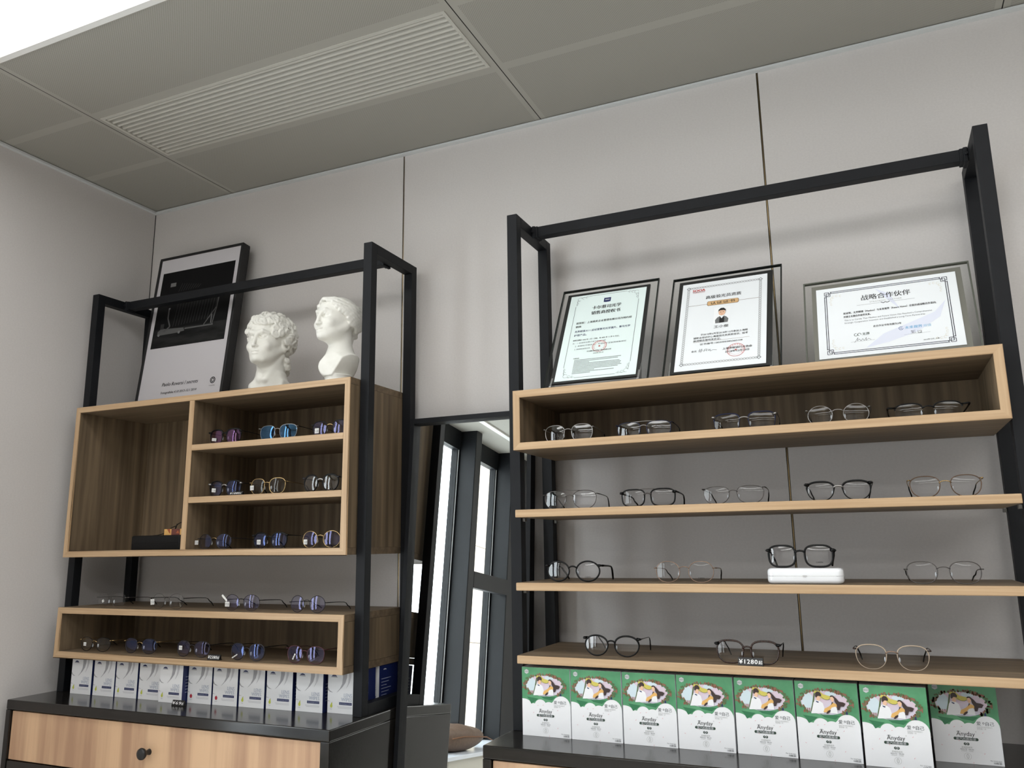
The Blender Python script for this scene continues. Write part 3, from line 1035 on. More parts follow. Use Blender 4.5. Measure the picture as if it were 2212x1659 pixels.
def draw3(s):
    a, b, c, d = -0.1345, 0.1345, 0.0112, 0.1975
    k = 0.013
    for o_ in (0.0, 0.0042):
        s.line([(a + k, d - o_), (b - k, d - o_)], 0.0016, M_NAVY_INK)
        s.line([(a + k, c + o_), (b - k, c + o_)], 0.0016, M_NAVY_INK)
        s.line([(a + o_, c + k), (a + o_, d - k)], 0.0016, M_NAVY_INK)
        s.line([(b - o_, c + k), (b - o_, d - k)], 0.0016, M_NAVY_INK)
    for u, su in ((a, 1), (b, -1)):
        for v, sv in ((d, -1), (c, 1)):
            q = lambda x, y: (u + su * x, v + sv * y)
            for pts in ([(0, 0), (0.010, 0), (0.010, 0.010), (0, 0.010), (0, 0)], [(0.004, 0.004), (0.015, 0.004), (0.015, 0.0)], [(0.004, 0.004), (0.004, 0.015), (0, 0.015)],
                        [(0.0042, 0.013), (0.013, 0.013), (0.013, 0.0042)]):
                s.line([q(x, y) for x, y in pts], 0.0014, M_NAVY_INK)
            for r, x, y in ((0.0035, 0.020, 0.016), (0.003, 0.028, 0.014), (0.0025, 0.036, 0.015), (0.0035, 0.016, 0.022), (0.003, 0.014, 0.031), (0.0025, 0.015, 0.039)):
                s.ring(u + su * x, v + sv * y, r, 0.0006, M_TANP, 1, 10, a0=0.6, a1=5.4)
    mw = mat('paper_wave', srgb(222, 226, 240), 0.6)
    s.poly([(-0.05, 0.02), (-0.01, 0.055), (0.04, 0.075), (0.10, 0.10), (0.125, 0.13), (0.11, 0.085), (0.06, 0.05), (0.0, 0.03)], mw, 1)
    s.poly([(-0.02, 0.19), (0.0, 0.16), (0.03, 0.12), (0.01, 0.17)], mw, 1)
    s.text('战略合作伙伴', 0.0015, 0.1605, 0.0175, M_INK, 'CENTER', 0.00015, width=0.107)
    s.text('STRATEGIC  PARTNER', 0.001, 0.1500, 0.0052, M_INK3, 'CENTER', width=0.070)
    s.line([(-0.063, 0.1462), (-0.012, 0.1462)], 0.0005, M_INK2)
    s.line([(0.012, 0.1462), (0.063, 0.1462)], 0.0005, M_INK2)
    s.line([(-0.010, 0.1475), (-0.004, 0.1445), (0.0, 0.1470), (0.004, 0.1445), (0.010, 0.1475)], 0.0016, M_INK)
    s.text('兹证明，无界眼镜（Maxless）与未来视界（Future Vision）全面达成战略合作意向,', -0.094, 0.1240, 0.0066, M_INK, 'LEFT', 0.0002, width=0.200)
    s.text('并建立长期合作伙伴关系。', -0.094, 0.1135, 0.0066, M_INK, 'LEFT', 0.0002, width=0.060)
    s.text('This is to Certify That Maxless and Future Vision Has Reached a Comprehensive', -0.093, 0.1035, 0.0056, M_INK2, 'LEFT', width=0.188)
    s.text('Strategic Cooperation Intention and Established a Long-Term Partnership.', -0.093, 0.0955, 0.0056, M_INK2, 'LEFT', width=0.174)
    s.text('此合作证书有效期为3年', -0.001, 0.0765, 0.0064, M_INK, 'CENTER', 0.0001, width=0.060)
    gi = mat('ink_green_black', srgb(40, 62, 50), 0.6)
    s.ring(-0.070, 0.0600, 0.0042, 0.0011, gi, 1, 14, a0=1.2, a1=6.8)
    s.ring(-0.0625, 0.0600, 0.0042, 0.0011, gi, 1, 14, a0=-0.4, a1=4.6)
    s.text('无界', -0.056, 0.0570, 0.0082, gi, 'LEFT', 0.0002)
    s.line([(-0.082, 0.0400), (-0.030, 0.0405)], 0.0004, M_INK2)
    s.line([(-0.074, 0.038), (-0.066, 0.051), (-0.068, 0.042), (-0.063, 0.047), (-0.060, 0.041), (-0.056, 0.047), (-0.053, 0.041), (-0.048, 0.049), (-0.049, 0.041), (-0.043, 0.046), (-0.038, 0.042)], 0.0007, M_INK)
    bl = mat('ink_blue_deep', srgb(62, 110, 180), 0.6)
    s.ring(0.0270, 0.0640, 0.0052, 0.0015, bl, 1, 16, a0=0.7, a1=6.2)
    s.disc(0.0270, 0.0640, 0.0016, bl, 1, 10)
    s.text('未来视界', 0.0350, 0.0610, 0.0088, M_BLUE, 'LEFT', 0.0003, width=0.036)
    s.text('眼镜', 0.0740, 0.0612, 0.0080, M_BLUEP, 'LEFT', 0.0001)
    s.line([(0.032, 0.0445), (0.086, 0.0455)], 0.0004, M_INK2)
    for pts in ([(0.046, 0.053), (0.056, 0.054)], [(0.048, 0.0545), (0.048, 0.050), (0.055, 0.051)], [(0.051, 0.054), (0.050, 0.046)], [(0.046, 0.0475), (0.057, 0.048)], [(0.061, 0.053), (0.061, 0.046), (0.069, 0.046)], [(0.063, 0.051), (0.068, 0.052), (0.068, 0.0475), (0.064, 0.0475)]):
        s.line(pts, 0.0008, M_INK)
    s.text('2019年12月 上海', 0.086, 0.0235, 0.0042, M_INK, 'CENTER', width=0.032)


M_NAVY_INK = mat('ink_blue_black', srgb(22, 26, 46), 0.6)
M_TANP = mat('ink_tan_pale', srgb(214, 204, 178), 0.6)
M_BLUEP = mat('ink_blue_pale', srgb(176, 208, 232), 0.6)
cert((1.975, -0.323, 1.921), radians(29.8), 0.0, 0.110, 0.3185, None, (-0.1215, 0.1190, -0.0065, 0.3290), (-0.1385, 0.1380, -0.0125, 0.3505),
     'glass certificate plaque with mint sheet and navy square mark, nearest the mirror', (G_PLAQUE_EDGE, M_BACKING, M_PAPERG), draw1, (-1, 1))
cert((2.288, -0.299, 1.921), radians(30.7), radians(-1.1), 0.1115, 0.3195, None, (-0.1222, 0.1250, -0.0065, 0.3325), (-0.1400, 0.1435, -0.0075, 0.3530),
     'glass certificate plaque with a small identity photo and grey patterned border', (G_PLAQUE_EDGE, M_BACKING, M_PAPER), draw2, (-1, 1))
cert((2.671, -0.272, 1.923), radians(22.3), radians(-1.9), 0.1535, 0.2095, None, (-0.1640, 0.1655, -0.0065, 0.2220), (-0.1805, 0.1815, -0.0060, 0.2375),
     'wide landscape certificate plaque with double line border', (G_PLAQUE_EDGEG, M_GREYBACK, M_PAPER), draw3, (-1, 1))

# ------------------------------------------------------------------ framed poster
PB = Vector((0.3331, -0.144, 1.9937))
ln = radians(6.7)
PX, PU = Vector((1, 0, 0)), Vector((0, sin(ln), cos(ln)))
PN = PX.cross(PU)
t = thing('framed_poster', PB, 'tall poster in a deep black frame leaning on the wall beside the busts', 'poster')
hw, hh, fw, dp = 0.209, 0.635, 0.0102, 0.036
m = MB()
for u0, u1, v0, v1 in ((-hw, hw, 0, fw), (-hw, hw, hh - fw, hh), (-hw, -hw + fw, fw, hh - fw), (hw - fw, hw, fw, hh - fw)):
    m.obox(PB + PX * u0 + PU * v0, PX * (u1 - u0), PU * (v1 - v0), -PN * dp, mat('poster_frame_black', srgb(20, 20, 22), 0.45))
m.build('frame', t, bevel=0.001)
m = MB()
m.obox(PB + PX * (-hw + fw) + PU * fw - PN * 0.006, PX * 2 * (hw - fw), PU * (hh - 2 * fw), PN * 0.003, M_POSTER)
s = Sheet(m, PB - PN * 0.003, PX, PU, PN)
pd = mat('photo_black', srgb(14, 14, 15), 0.6, 0, 0.15)
pd2 = noise_mat('photo_floor', srgb(16, 16, 17), srgb(40, 40, 40), (9, 9, 40), 0.6, spec=0.15)
pg = mat('photo_grey', srgb(86, 86, 86), 0.5)
pg2 = mat('photo_light', srgb(120, 120, 120), 0.5)
pg3 = mat('photo_dim', srgb(36, 36, 37), 0.5)
s.rect(-0.181, 0.181, 0.2545, 0.5675, pd, 1)
s.rect(-0.181, 0.181, 0.2545, 0.330, pd2, 2)
for k in range(15):
    u = -0.085 + k * 0.014
    s.line([(u, 0.335 + 0.001 * k), (u + 0.012, 0.452)], 0.0022, pg3, 2)
for k in range(9):
    u = -0.085 + k * 0.012
    s.line([(u, 0.478 + 0.0006 * k), (u + 0.014, 0.512 - 0.002 * k)], 0.0022, pg3, 2)
s.rect(-0.132, -0.104, 0.504, 0.520, pg2, 3)
s.line([(-0.128, 0.318), (-0.10, 0.338), (-0.116, 0.372), (-0.118, 0.412)], 0.0060, pg, 3)
s.line([(-0.120, 0.412), (-0.112, 0.412)], 0.006, pg2, 4)
s.poly([(-0.158, 0.306), (-0.158, 0.322), (-0.140, 0.334), (-0.118, 0.330), (-0.028, 0.325), (-0.022, 0.312), (-0.06, 0.308)], pg, 3)
s.rect(-0.148, -0.130, 0.330, 0.352, pg3, 3)
s.disc(-0.150, 0.307, 0.005, pg2, 4, 10)
s.disc(-0.048, 0.309, 0.006, pg2, 4, 10)
s.rect(-0.022, 0.116, 0.3175, 0.3235, pg, 3)
s.line([(0.110, 0.322), (0.122, 0.385), (0.128, 0.452)], 0.0045, pg, 3)
s.line([(0.070, 0.324), (0.120, 0.388)], 0.0042, pg, 3)
s.line([(0.104, 0.326), (0.104, 0.362)], 0.0040, pg2, 4)
s.text('Paolo Roversi / secrets', -0.0000, 0.0985, 0.0195, M_INK, 'CENTER', 0.0004, 0.22, width=0.175)
s.text('Fotografiska 4.10 2013-12.1 2014', -0.001, 0.0690, 0.0125, M_INK, 'CENTER', 0.0003, 0.15, width=0.173)
s.ring(0.157, 0.1010, 0.0125, 0.0030, M_INK, 1, 20)
s.ring(0.157, 0.1010, 0.0068, 0.0024, M_INK, 1, 14)
for k in range(8):
    a = k * pi / 4
    s.line([(0.157 + 0.0065 * cos(a), 0.101 + 0.0065 * sin(a)), (0.157 + 0.0105 * cos(a + 0.5), 0.101 + 0.0105 * sin(a + 0.5))], 0.0020, M_INK, 1)
s.text('Fotografiska', 0.157, 0.0795, 0.0048, M_INK, 'CENTER', width=0.027)
m.build('printed_sheet', t)
m = MB()
m.obox(PB + PX * (-hw + fw) + PU * fw - PN * (dp - 0.004), PX * 2 * (hw - fw), PU * (hh - 2 * fw), PN * 0.003, M_BACKING)
m.build('back_board', t)


# ------------------------------------------------------------------ cartons
def wipes_mesh():
    w, h, d = 0.094, 0.1135, 0.10
    m = MB()
    m.box(0, w, 0.0003, d, 0, h, M_CARTONBLUE)
    m.box(0, w, 0.0, 0.0003, 0, h, M_CARTON)
    s = Sheet(m, (0, 0, 0), (1, 0, 0), (0, 0, 1), (0, -1, 0))

    def swoosh(cu, cv, pts, mt):
        s.poly([(cu + a, cv + b) for a, b in pts], mt, 1)
    swoosh(0, 0, [(0.050, 0.1135), (0.066, 0.1135), (0.0650, 0.098), (0.060, 0.083), (0.050, 0.071), (0.036, 0.059), (0.030, 0.055), (0.042, 0.067), (0.049, 0.080), (0.051, 0.097)], M_FEATHER)
    swoosh(0, 0, [(0.070, 0.1135), (0.080, 0.1135), (0.0790, 0.098), (0.075, 0.085), (0.068, 0.074), (0.062, 0.067), (0.068, 0.080), (0.071, 0.097)], M_FEATHER2)
    swoosh(0, 0, [(0.0, 0.069), (0.007, 0.060), (0.019, 0.055), (0.009, 0.056), (0.0, 0.061)], M_FEATHER)
    swoosh(0, 0, [(0.0, 0.034), (0.012, 0.031), (0.0, 0.031)], M_FEATHER2)
    s.poly([(0.012, 0.0985), (0.015, 0.1020), (0.0215, 0.1040), (0.028, 0.1020), (0.031, 0.0985)], M_NAVY, 1)
    s.rect(0.011, 0.032, 0.0960, 0.0972, M_INK2, 1)
    s.text('LENS', 0.083, 0.0445, 0.0145, M_LENSTXT, 'RIGHT', 0.0003, width=0.027)
    s.text('WIPES', 0.083, 0.0335, 0.0135, M_LENSTXT, 'RIGHT', 0.0003, width=0.036)
    s.rect(0.040, 0.083, 0.0235, 0.0305, M_NAVY, 1)
    s.text('PRE-MOISTENED CLOTHS', 0.0615, 0.0255, 0.0035, M_LENSTXT, 'CENTER', width=0.038)
    for k, (a, b) in enumerate(((0.034, 0.083), (0.037, 0.081))):
        u = a
        while u < b:
            s.rect(u, u + 0.0026, 0.0175 - k * 0.0032, 0.0192 - k * 0.0032, M_FEATHER2, 1)
            u += 0.0036
    side = Sheet(m, (w, 0, 0), (0, 1, 0), (0, 0, 1), (1, 0, 0))
    side.disc(0.03, 0.100, 0.009, M_FEATHER2, 1, 14, 0.004, 0, pi)
    for k in range(6):
        side.rect(0.012, 0.040 + (k % 3) * 0.012, 0.030 + k * 0.009, 0.0315 + k * 0.009, M_LENSTXT, 1)
    return m, s


def wipes_variant(kind):
    m, s = wipes_mesh()
    if kind == 'pear':
        s.disc(0.0135, 0.0190, 0.0042, M_PEAR, 1, 14, 0.0050)
        s.disc(0.0145, 0.0245, 0.0024, M_PEAR, 1, 10, 0.0034)
        s.line([(0.0150, 0.0270), (0.0162, 0.0300)], 0.0008, M_BROWN)
    else:
        s.disc(0.0140, 0.0200, 0.0050, M_APPLE, 1, 14, 0.0058)
        s.line([(0.0140, 0.0255), (0.0150, 0.0280)], 0.0008, M_BROWN)
    s.text('Pear' if kind == 'pear' else 'Apple', 0.0135, 0.0095, 0.0042, M_FEATHER, 'CENTER')
    return m


protoW = {}
lefts = [(0.134, -0.310, 'pear'), (0.237, -0.309, 'pear'), (0.335, -0.307, 'pear'), (0.436, -0.306, 'pear'), (0.538, -0.320, 'pear'), (0.6355, -0.300, 'apple'), (0.7335, -0.298, 'apple'),
         (0.8315, -0.294, 'pear'), (0.930, -0.290, 'pear'), (1.034, -0.286, 'pear'), (1.136, -0.274, 'pear'), (1.136, -0.155, 'pear')]
ordn = ['first', 'second', 'third', 'fourth', 'fifth', 'sixth', 'seventh', 'eighth', 'ninth', 'tenth', 'eleventh']
for i, (x, y, k) in enumerate(lefts):
    if k not in protoW:
        o = wipes_variant(k).build('wipes_carton')
        protoW[k] = o
    else:
        o = protoW[k].copy()
        COL.objects.link(o)
    o.location = (x, y, ZB + 0.0003)
    if i == 11:
        lab = 'white and navy wipe carton standing behind the front row, seen through the rack side'
    elif i == 4:
        lab = 'white wipe carton with green pear standing slightly forward, fifth from the wall'
    elif i == 5:
        lab = 'white wipe carton with red apple, behind the small black price sign'
    elif i == 6:
        lab = 'white wipe carton with red apple, farther from the price sign'
    elif i == 0:
        lab = 'white wipe carton with green pear, first of the row beside the rear corner post'
    elif i == 10:
        lab = 'white wipe carton last in the front row, against the front rack post'
    else:
        lab = 'white wipe carton with green pear, %s in the row from the wall' % ordn[i]
    tag(o, lab, 'carton', 'lens wipe cartons on the black cabinet')


def green_mesh():
    w, h, d = 0.1262, 0.1595, 0.075
    m = MB()
    m.box(0, w, 0.0003, d, 0, h, M_CARTON)
    m.box(0, w, 0.0, 0.0003, 0, h, M_CARTON)
    s = Sheet(m, (0, 0, 0), (1, 0, 0), (0, 0, 1), (0, -1, 0))
    q = lambda a, b: (a * w, (1 - b) * h)
    # green field with a cloud edge
    cl = []

    def arc(cx, cy, rx, ry, a0, a1, n_=10):
        for i in range(n_ + 1):
            a = radians(a0 + (a1 - a0) * i / n_)
            cl.append((cx + rx * cos(a), cy - ry * sin(a)))
    arc(0.02, 0.560, 0.19, 0.095, 95, 20)
    arc(0.235, 0.545, 0.04, 0.02, 160, 60, 4)
    arc(0.385, 0.560, 0.125, 0.095, 160, 30)
    arc(0.56, 0.540, 0.09, 0.045, 140, 50, 6)
    arc(0.815, 0.545, 0.185, 0.145, 155, 0)
    cl = [(max(0, min(1, a)), b) for a, b in cl]
    cl = [(0, cl[0][1])] + cl + [(1, cl[-1][1])]
    for (a, b), (c, e) in zip(cl, cl[1:]):
        if c > a:
            s.poly([q(a, b), q(c, e), q(c, 0), q(a, 0)], M_GREEN, 1)
    s.poly([q(0.10, 0.435), q(0.34, 0.455), q(0.27, 0.50), q(0.19, 0.535), q(0.14, 0.47)], M_GREEND, 2)
    s.poly([q(0.36, 0.40), q(0.70, 0.42), q(0.62, 0.47), q(0.45, 0.45)], M_GREEND, 2)

    def qd(a, b, rx, ry, mt, hh_, n_=18):
        s.poly([q(a + rx * cos(2 * pi * i / n_), b + ry * sin(2 * pi * i / n_)) for i in range(n_)], mt, hh_)
    qd(0.47, 0.265, 0.385, 0.155, M_SCENE, 2, 30)
    qd(0.20, 0.25, 0.10, 0.10, M_SKY, 3)
    qd(0.58, 0.145, 0.10, 0.030, M_SKY, 3)
    rnd = random.Random(11)
    for i in range(150):
        a = rnd.random() * 2 * pi
        if 0.28 < a / (2 * pi) * 1.0 < 0.28:
            continue
        r = 0.96 + rnd.random() * 0.22
        ca, sa = cos(a), sin(a)
        if sa > 0.75:
            continue
        qd(0.47 + 0.385 * r * ca, 0.265 + 0.158 * r * sa, 0.010 + rnd.random() * 0.012, 0.008 + rnd.random() * 0.014, rnd.choice([M_FLOWER, M_FLOWER2, M_FLOWER2, M_FLOWER, M_BROWN]), 4, 6)
    P = lambda pts, mt, hh_: s.poly([q(a, b) for a, b in pts], mt, hh_)
    P([(0.30, 0.14), (0.33, 0.115), (0.40, 0.12), (0.46, 0.16), (0.55, 0.175), (0.60, 0.17), (0.57, 0.215), (0.50, 0.23), (0.43, 0.215), (0.36, 0.17)], M_YELLOW, 5)
    s.line([q(0.42, 0.19), q(0.47, 0.222), q(0.53, 0.225), q(0.57, 0.205)], 0.0008, M_INK2, 6)
    s.line([q(0.315, 0.15), q(0.285, 0.27), q(0.245, 0.385)], 0.0030, M_FLOWER2, 5)
    P([(0.32, 0.235), (0.38, 0.235), (0.44, 0.27), (0.46, 0.33), (0.45, 0.40), (0.24, 0.41), (0.27, 0.33), (0.29, 0.27)], M_CARTON, 6)
    P([(0.42, 0.24), (0.56, 0.25), (0.62, 0.28), (0.58, 0.38), (0.45, 0.385)], M_SCENE, 5)
    P([(0.335, 0.18), (0.395, 0.18), (0.405, 0.22), (0.385, 0.245), (0.345, 0.235)], M_SKIN, 7)
    P([(0.325, 0.19), (0.33, 0.145), (0.36, 0.125), (0.40, 0.13), (0.425, 0.16), (0.42, 0.185), (0.37, 0.18), (0.34, 0.205)], M_HAIR, 8)
    P([(0.33, 0.245), (0.375, 0.255), (0.37, 0.27), (0.335, 0.258)], M_NAVY, 8)
    P([(0.44, 0.385), (0.46, 0.34), (0.54, 0.305), (0.60, 0.255), (0.66, 0.275), (0.66, 0.31), (0.57, 0.33), (0.50, 0.385)], M_ORANGE, 7)
    P([(0.48, 0.40), (0.51, 0.365), (0.55, 0.35), (0.56, 0.365), (0.51, 0.402)], M_HAIR, 8)
    P([(0.575, 0.32), (0.64, 0.305), (0.66, 0.33), (0.665, 0.395), (0.55, 0.39), (0.55, 0.365)], M_CARTON, 8)
    P([(0.565, 0.18), (0.60, 0.175), (0.625, 0.205), (0.61, 0.245), (0.59, 0.25), (0.565, 0.215)], M_SKIN, 8)
    P([(0.555, 0.19), (0.575, 0.165), (0.61, 0.165), (0.66, 0.20), (0.70, 0.24), (0.76, 0.245), (0.80, 0.26), (0.77, 0.30), (0.72, 0.30), (0.70, 0.345), (0.66, 0.345), (0.66, 0.28), (0.63, 0.245), (0.625, 0.205), (0.60, 0.18)], M_HAIR, 9)
    P([(0.585, 0.25), (0.605, 0.255), (0.57, 0.29)], M_HAIR, 9)
    P([(0.79, 0.40), (0.80, 0.36), (0.815, 0.36), (0.825, 0.40)], M_NAVY, 5)
    for a in (0.16, 0.19, 0.22):
        s.line([q(a, 0.34), q(a, 0.40)], 0.0015, M_FLOWER, 5)
    # hexagonal mark
    s.poly([q(0.10 + 0.048 * sin(k * pi / 3), 0.065 - 0.036 * cos(k * pi / 3)) for k in range(6)], M_FEATHER2, 2)
    s.text('爱自己', q(0.10, 0.073)[0], q(0.10, 0.073)[1], 0.0030, M_GREEND, 'CENTER', h=3)
    # lettering
    s.text('爱', *q(0.665, 0.515), 0.0085, M_INK2, 'LEFT', 0.0002)
    s.ring(q(0.765, 0.490)[0], q(0.765, 0.490)[1], 0.0020, 0.0009, M_INK2, 2, 12)
    s.text('自己', *q(0.795, 0.515), 0.0085, M_INK2, 'LEFT', 0.0002)
    s.text('给自己多点时间做自己', *q(0.665, 0.548), 0.0034, M_INK3, 'LEFT', width=0.028)
    s.text('享受每一天', *q(0.665, 0.570), 0.0034, M_INK3, 'LEFT')
    s.text('Anyday', *q(0.485, 0.660), 0.0125, M_INK, 'CENTER', 0.0, 0.08, width=0.0345)
    s.ring(q(0.385, 0.630)[0], q(0.385, 0.630)[1], 0.0046, 0.0007, M_INK2, 2, 10, a0=0.7, a1=2.5)
    s.ring(q(0.640, 0.600)[0], q(0.640, 0.600)[1], 0.0009, 0.0003, M_INK2, 2, 8)
    s.rect(*[q(0.325, 0)[0], q(0.645, 0)[0]], q(0, 0.715)[1], q(0, 0.679)[1], M_PILL, 2)
    s.disc(q(0.325, 0)[0], q(0, 0.697)[1], 0.00287, M_PILL, 2, 12)
    s.disc(q(0.645, 0)[0], q(0, 0.697)[1], 0.00287, M_PILL, 2, 12)
    s.text('蒸汽热敷眼罩', *q(0.485, 0.710), 0.0052, M_FEATHER2, 'CENTER', 0.0001, width=0.037, h=3)
    for a in (0.465, 0.505):
        s.disc(q(a, 0)[0], q(0, 0.757)[1], 0.0028, M_PILL, 2, 12)
    s.text('无香', *q(0.485, 0.763), 0.0038, M_FEATHER2, 'CENTER', h=3)
    s.text('舒缓眼疲劳', *q(0.485, 0.810), 0.0040, M_INK3, 'CENTER')
    s.text('REDUCE   RELAX', *q(0.485, 0.832), 0.0034, M_INK2, 'CENTER', width=0.025)
    s.text('STEAM   CARE', *q(0.485, 0.852), 0.0032, M_INK3, 'CENTER', width=0.022)
    s.ring(q(0.485, 0)[0], q(0, 0.910)[1], 0.0068, 0.0004, M_INK3, 2, 18)
    s.ring(q(0.485, 0)[0], q(0, 0.910)[1], 0.0024, 0.0009, M_INK3, 2, 8, ry=0.0050)
    s.text('For tired eyes', *q(0.965, 0.950), 0.0034, M_INK2, 'RIGHT', width=0.020)
    s.text('10枚装', *q(0.965, 0.982), 0.0052, M_INK2, 'RIGHT', 0.0001)
    for a, b, ang in ((0.33, 0.555, 0.5), (0.44, 0.545, 0.2), (0.12, 0.79, -0.4), (0.735, 0.865, 1.1), (0.56, 0.985, 1.4), (0.38, 0.72, -0.9), (0.74, 0.61, 0.6), (0.24, 0.66, 1.0)):
        u, v = q(a, b)
        s.poly([(u - 0.002 * cos(ang), v - 0.002 * sin(ang)), (u + 0.0006 * sin(ang), v - 0.0006 * cos(ang)), (u + 0.002 * cos(ang), v + 0.002 * sin(ang)), (u - 0.0006 * sin(ang), v + 0.0006 * cos(ang))], M_PINK, 2)
    return m


gx = [(1.7635, -0.329), (1.892, -0.329), (2.0215, -0.329), (2.150, -0.327), (2.280, -0.324), (2.4095, -0.323), (2.5405, -0.331), (2.674, -0.241)]
glab = ['green and white carton beside the front rack post, first in the row', 'green and white carton, second in the row from the mirror', 'green and white carton, third in the row from the mirror',
        'green and white carton, fourth in the row from the mirror', 'green and white carton, fifth in the row from the mirror', 'green and white carton, sixth in the row from the mirror',
        'green and white carton, last of the front row and standing farthest forward', 'shaded green and white carton set back at the far end of the row']
gp = None
for i, (x, y) in enumerate(gx):
    if gp is None:
        gp = green_mesh().build('eye_mask_carton')
        o = gp
    else:
        o = gp.copy()
        COL.objects.link(o)
    o.location = (x, y, ZB + 0.0003)
    tag(o, glab[i], 'carton', 'eye mask cartons on the black cabinet')


def rounded_half(m, x0, x1, y0, y1, za, zb, r, rc, mt):
    """one half of a case: flat rim at za, rounded over towards zb"""
    sgn = 1 if zb > za else -1
    levels = [(0.0, za)]
    for i in range(7):
        a = i / 6 * pi / 2
        levels.append((r * (1 - cos(a)), zb - sgn * r * (1 - sin(a))))
    n_ = 6
    vs = []
    for ins, z in levels:
        q = max(rc - ins, 0.001)
        for cx_, cy_, a0 in ((x1 - ins - q, y1 - ins - q, 0), (x0 + ins + q, y1 - ins - q, 90), (x0 + ins + q, y0 + ins + q, 180), (x1 - ins - q, y0 + ins + q, 270)):
            for k in range(n_):
                a = radians(a0 + 90 * k / (n_ - 1))
                vs.append((cx_ + q * cos(a), cy_ + q * sin(a), z))
    N_ = 4 * n_
    fs = [tuple(range(N_)), tuple((len(levels) - 1) * N_ + k for k in range(N_))]
    for i in range(len(levels) - 1):
        for k in range(N_):
            l = (k + 1) % N_
            fs.append((i * N_ + k, i * N_ + l, (i + 1) * N_ + l, (i + 1) * N_ + k))
    m.add(vs, fs, mt)


# ------------------------------------------------------------------ price signs
def sign(x, y, z, w, h, txt, label):
    t = thing('price_sign', (x, y, z), label, 'price sign', 'small black price signs')
    m = MB()
    m.prism([(x - w / 2, y, z), (x - w / 2, y + 0.016, z), (x - w / 2, y + 0.010, z + 0.003), (x - w / 2, y + 0.009, z + h), (x - w / 2, y + 0.005, z + h)], (w, 0, 0), M_SIGN)
    m.build('block', t, bevel=0.0006)
    m = MB()
    X = Vector((1, 0, 0))
    up = Vector((0, 0.005, h)).normalized()
    s = Sheet(m, Vector((x, y - 0.0003, z)), X, up, X.cross(up))
    s.text(txt, -w * 0.46, h * 0.26, h * 0.80, M_SIGNTXT, 'LEFT', h * 0.02, 0.0, h=2, width=w * 0.74, spacing=1.15)
    s.text('起', w * 0.32, h * 0.28, h * 0.52, M_SIGNTXT, 'LEFT', h * 0.01, h=2)
    m.build('lettering', t)


sign(2.3215, -0.338, 1.2317, 0.054, 0.0165, '¥1280', 'black price sign reading 1280 on the lowest oak shelf')
sign(0.7680, -0.3415, 1.1786, 0.046, 0.0150, '¥2380', 'black price sign reading 2380 in the lower oak box')
sign(0.8190, -0.3405, 1.6638, 0.050, 0.0105, '¥1080', 'black price sign reading 1080 on the middle row of the oak box')
sign(0.6460, -0.349, ZB + 0.0002, 0.048, 0.0150, '¥69', 'black price sign reading 69 on the black cabinet top')


# ------------------------------------------------------------------ eyeglasses
def outline(w, h, e, k, flat, n_=40):
    """lens outline centred on 0: e superellipse power, k widening to the top, flat lowering of the top curve"""
    pts = []
    for i in range(n_):
        a = 2 * pi * i / n_
        c, s_ = cos(a), sin(a)
        x = math.copysign(abs(c) ** (2 / e), c) * w / 2
        z = math.copysign(abs(s_) ** (2 / e), s_) * h / 2
        x *= 1 + k * z / (h / 2)
        if z > 0:
            z *= (1 - flat)
        pts.append((x, z))
    z0 = min(p[1] for p in pts)
    z1 = max(p[1] for p in pts)
    return [(x, (z - (z0 + z1) / 2) * h / (z1 - z0)) for x, z in pts]


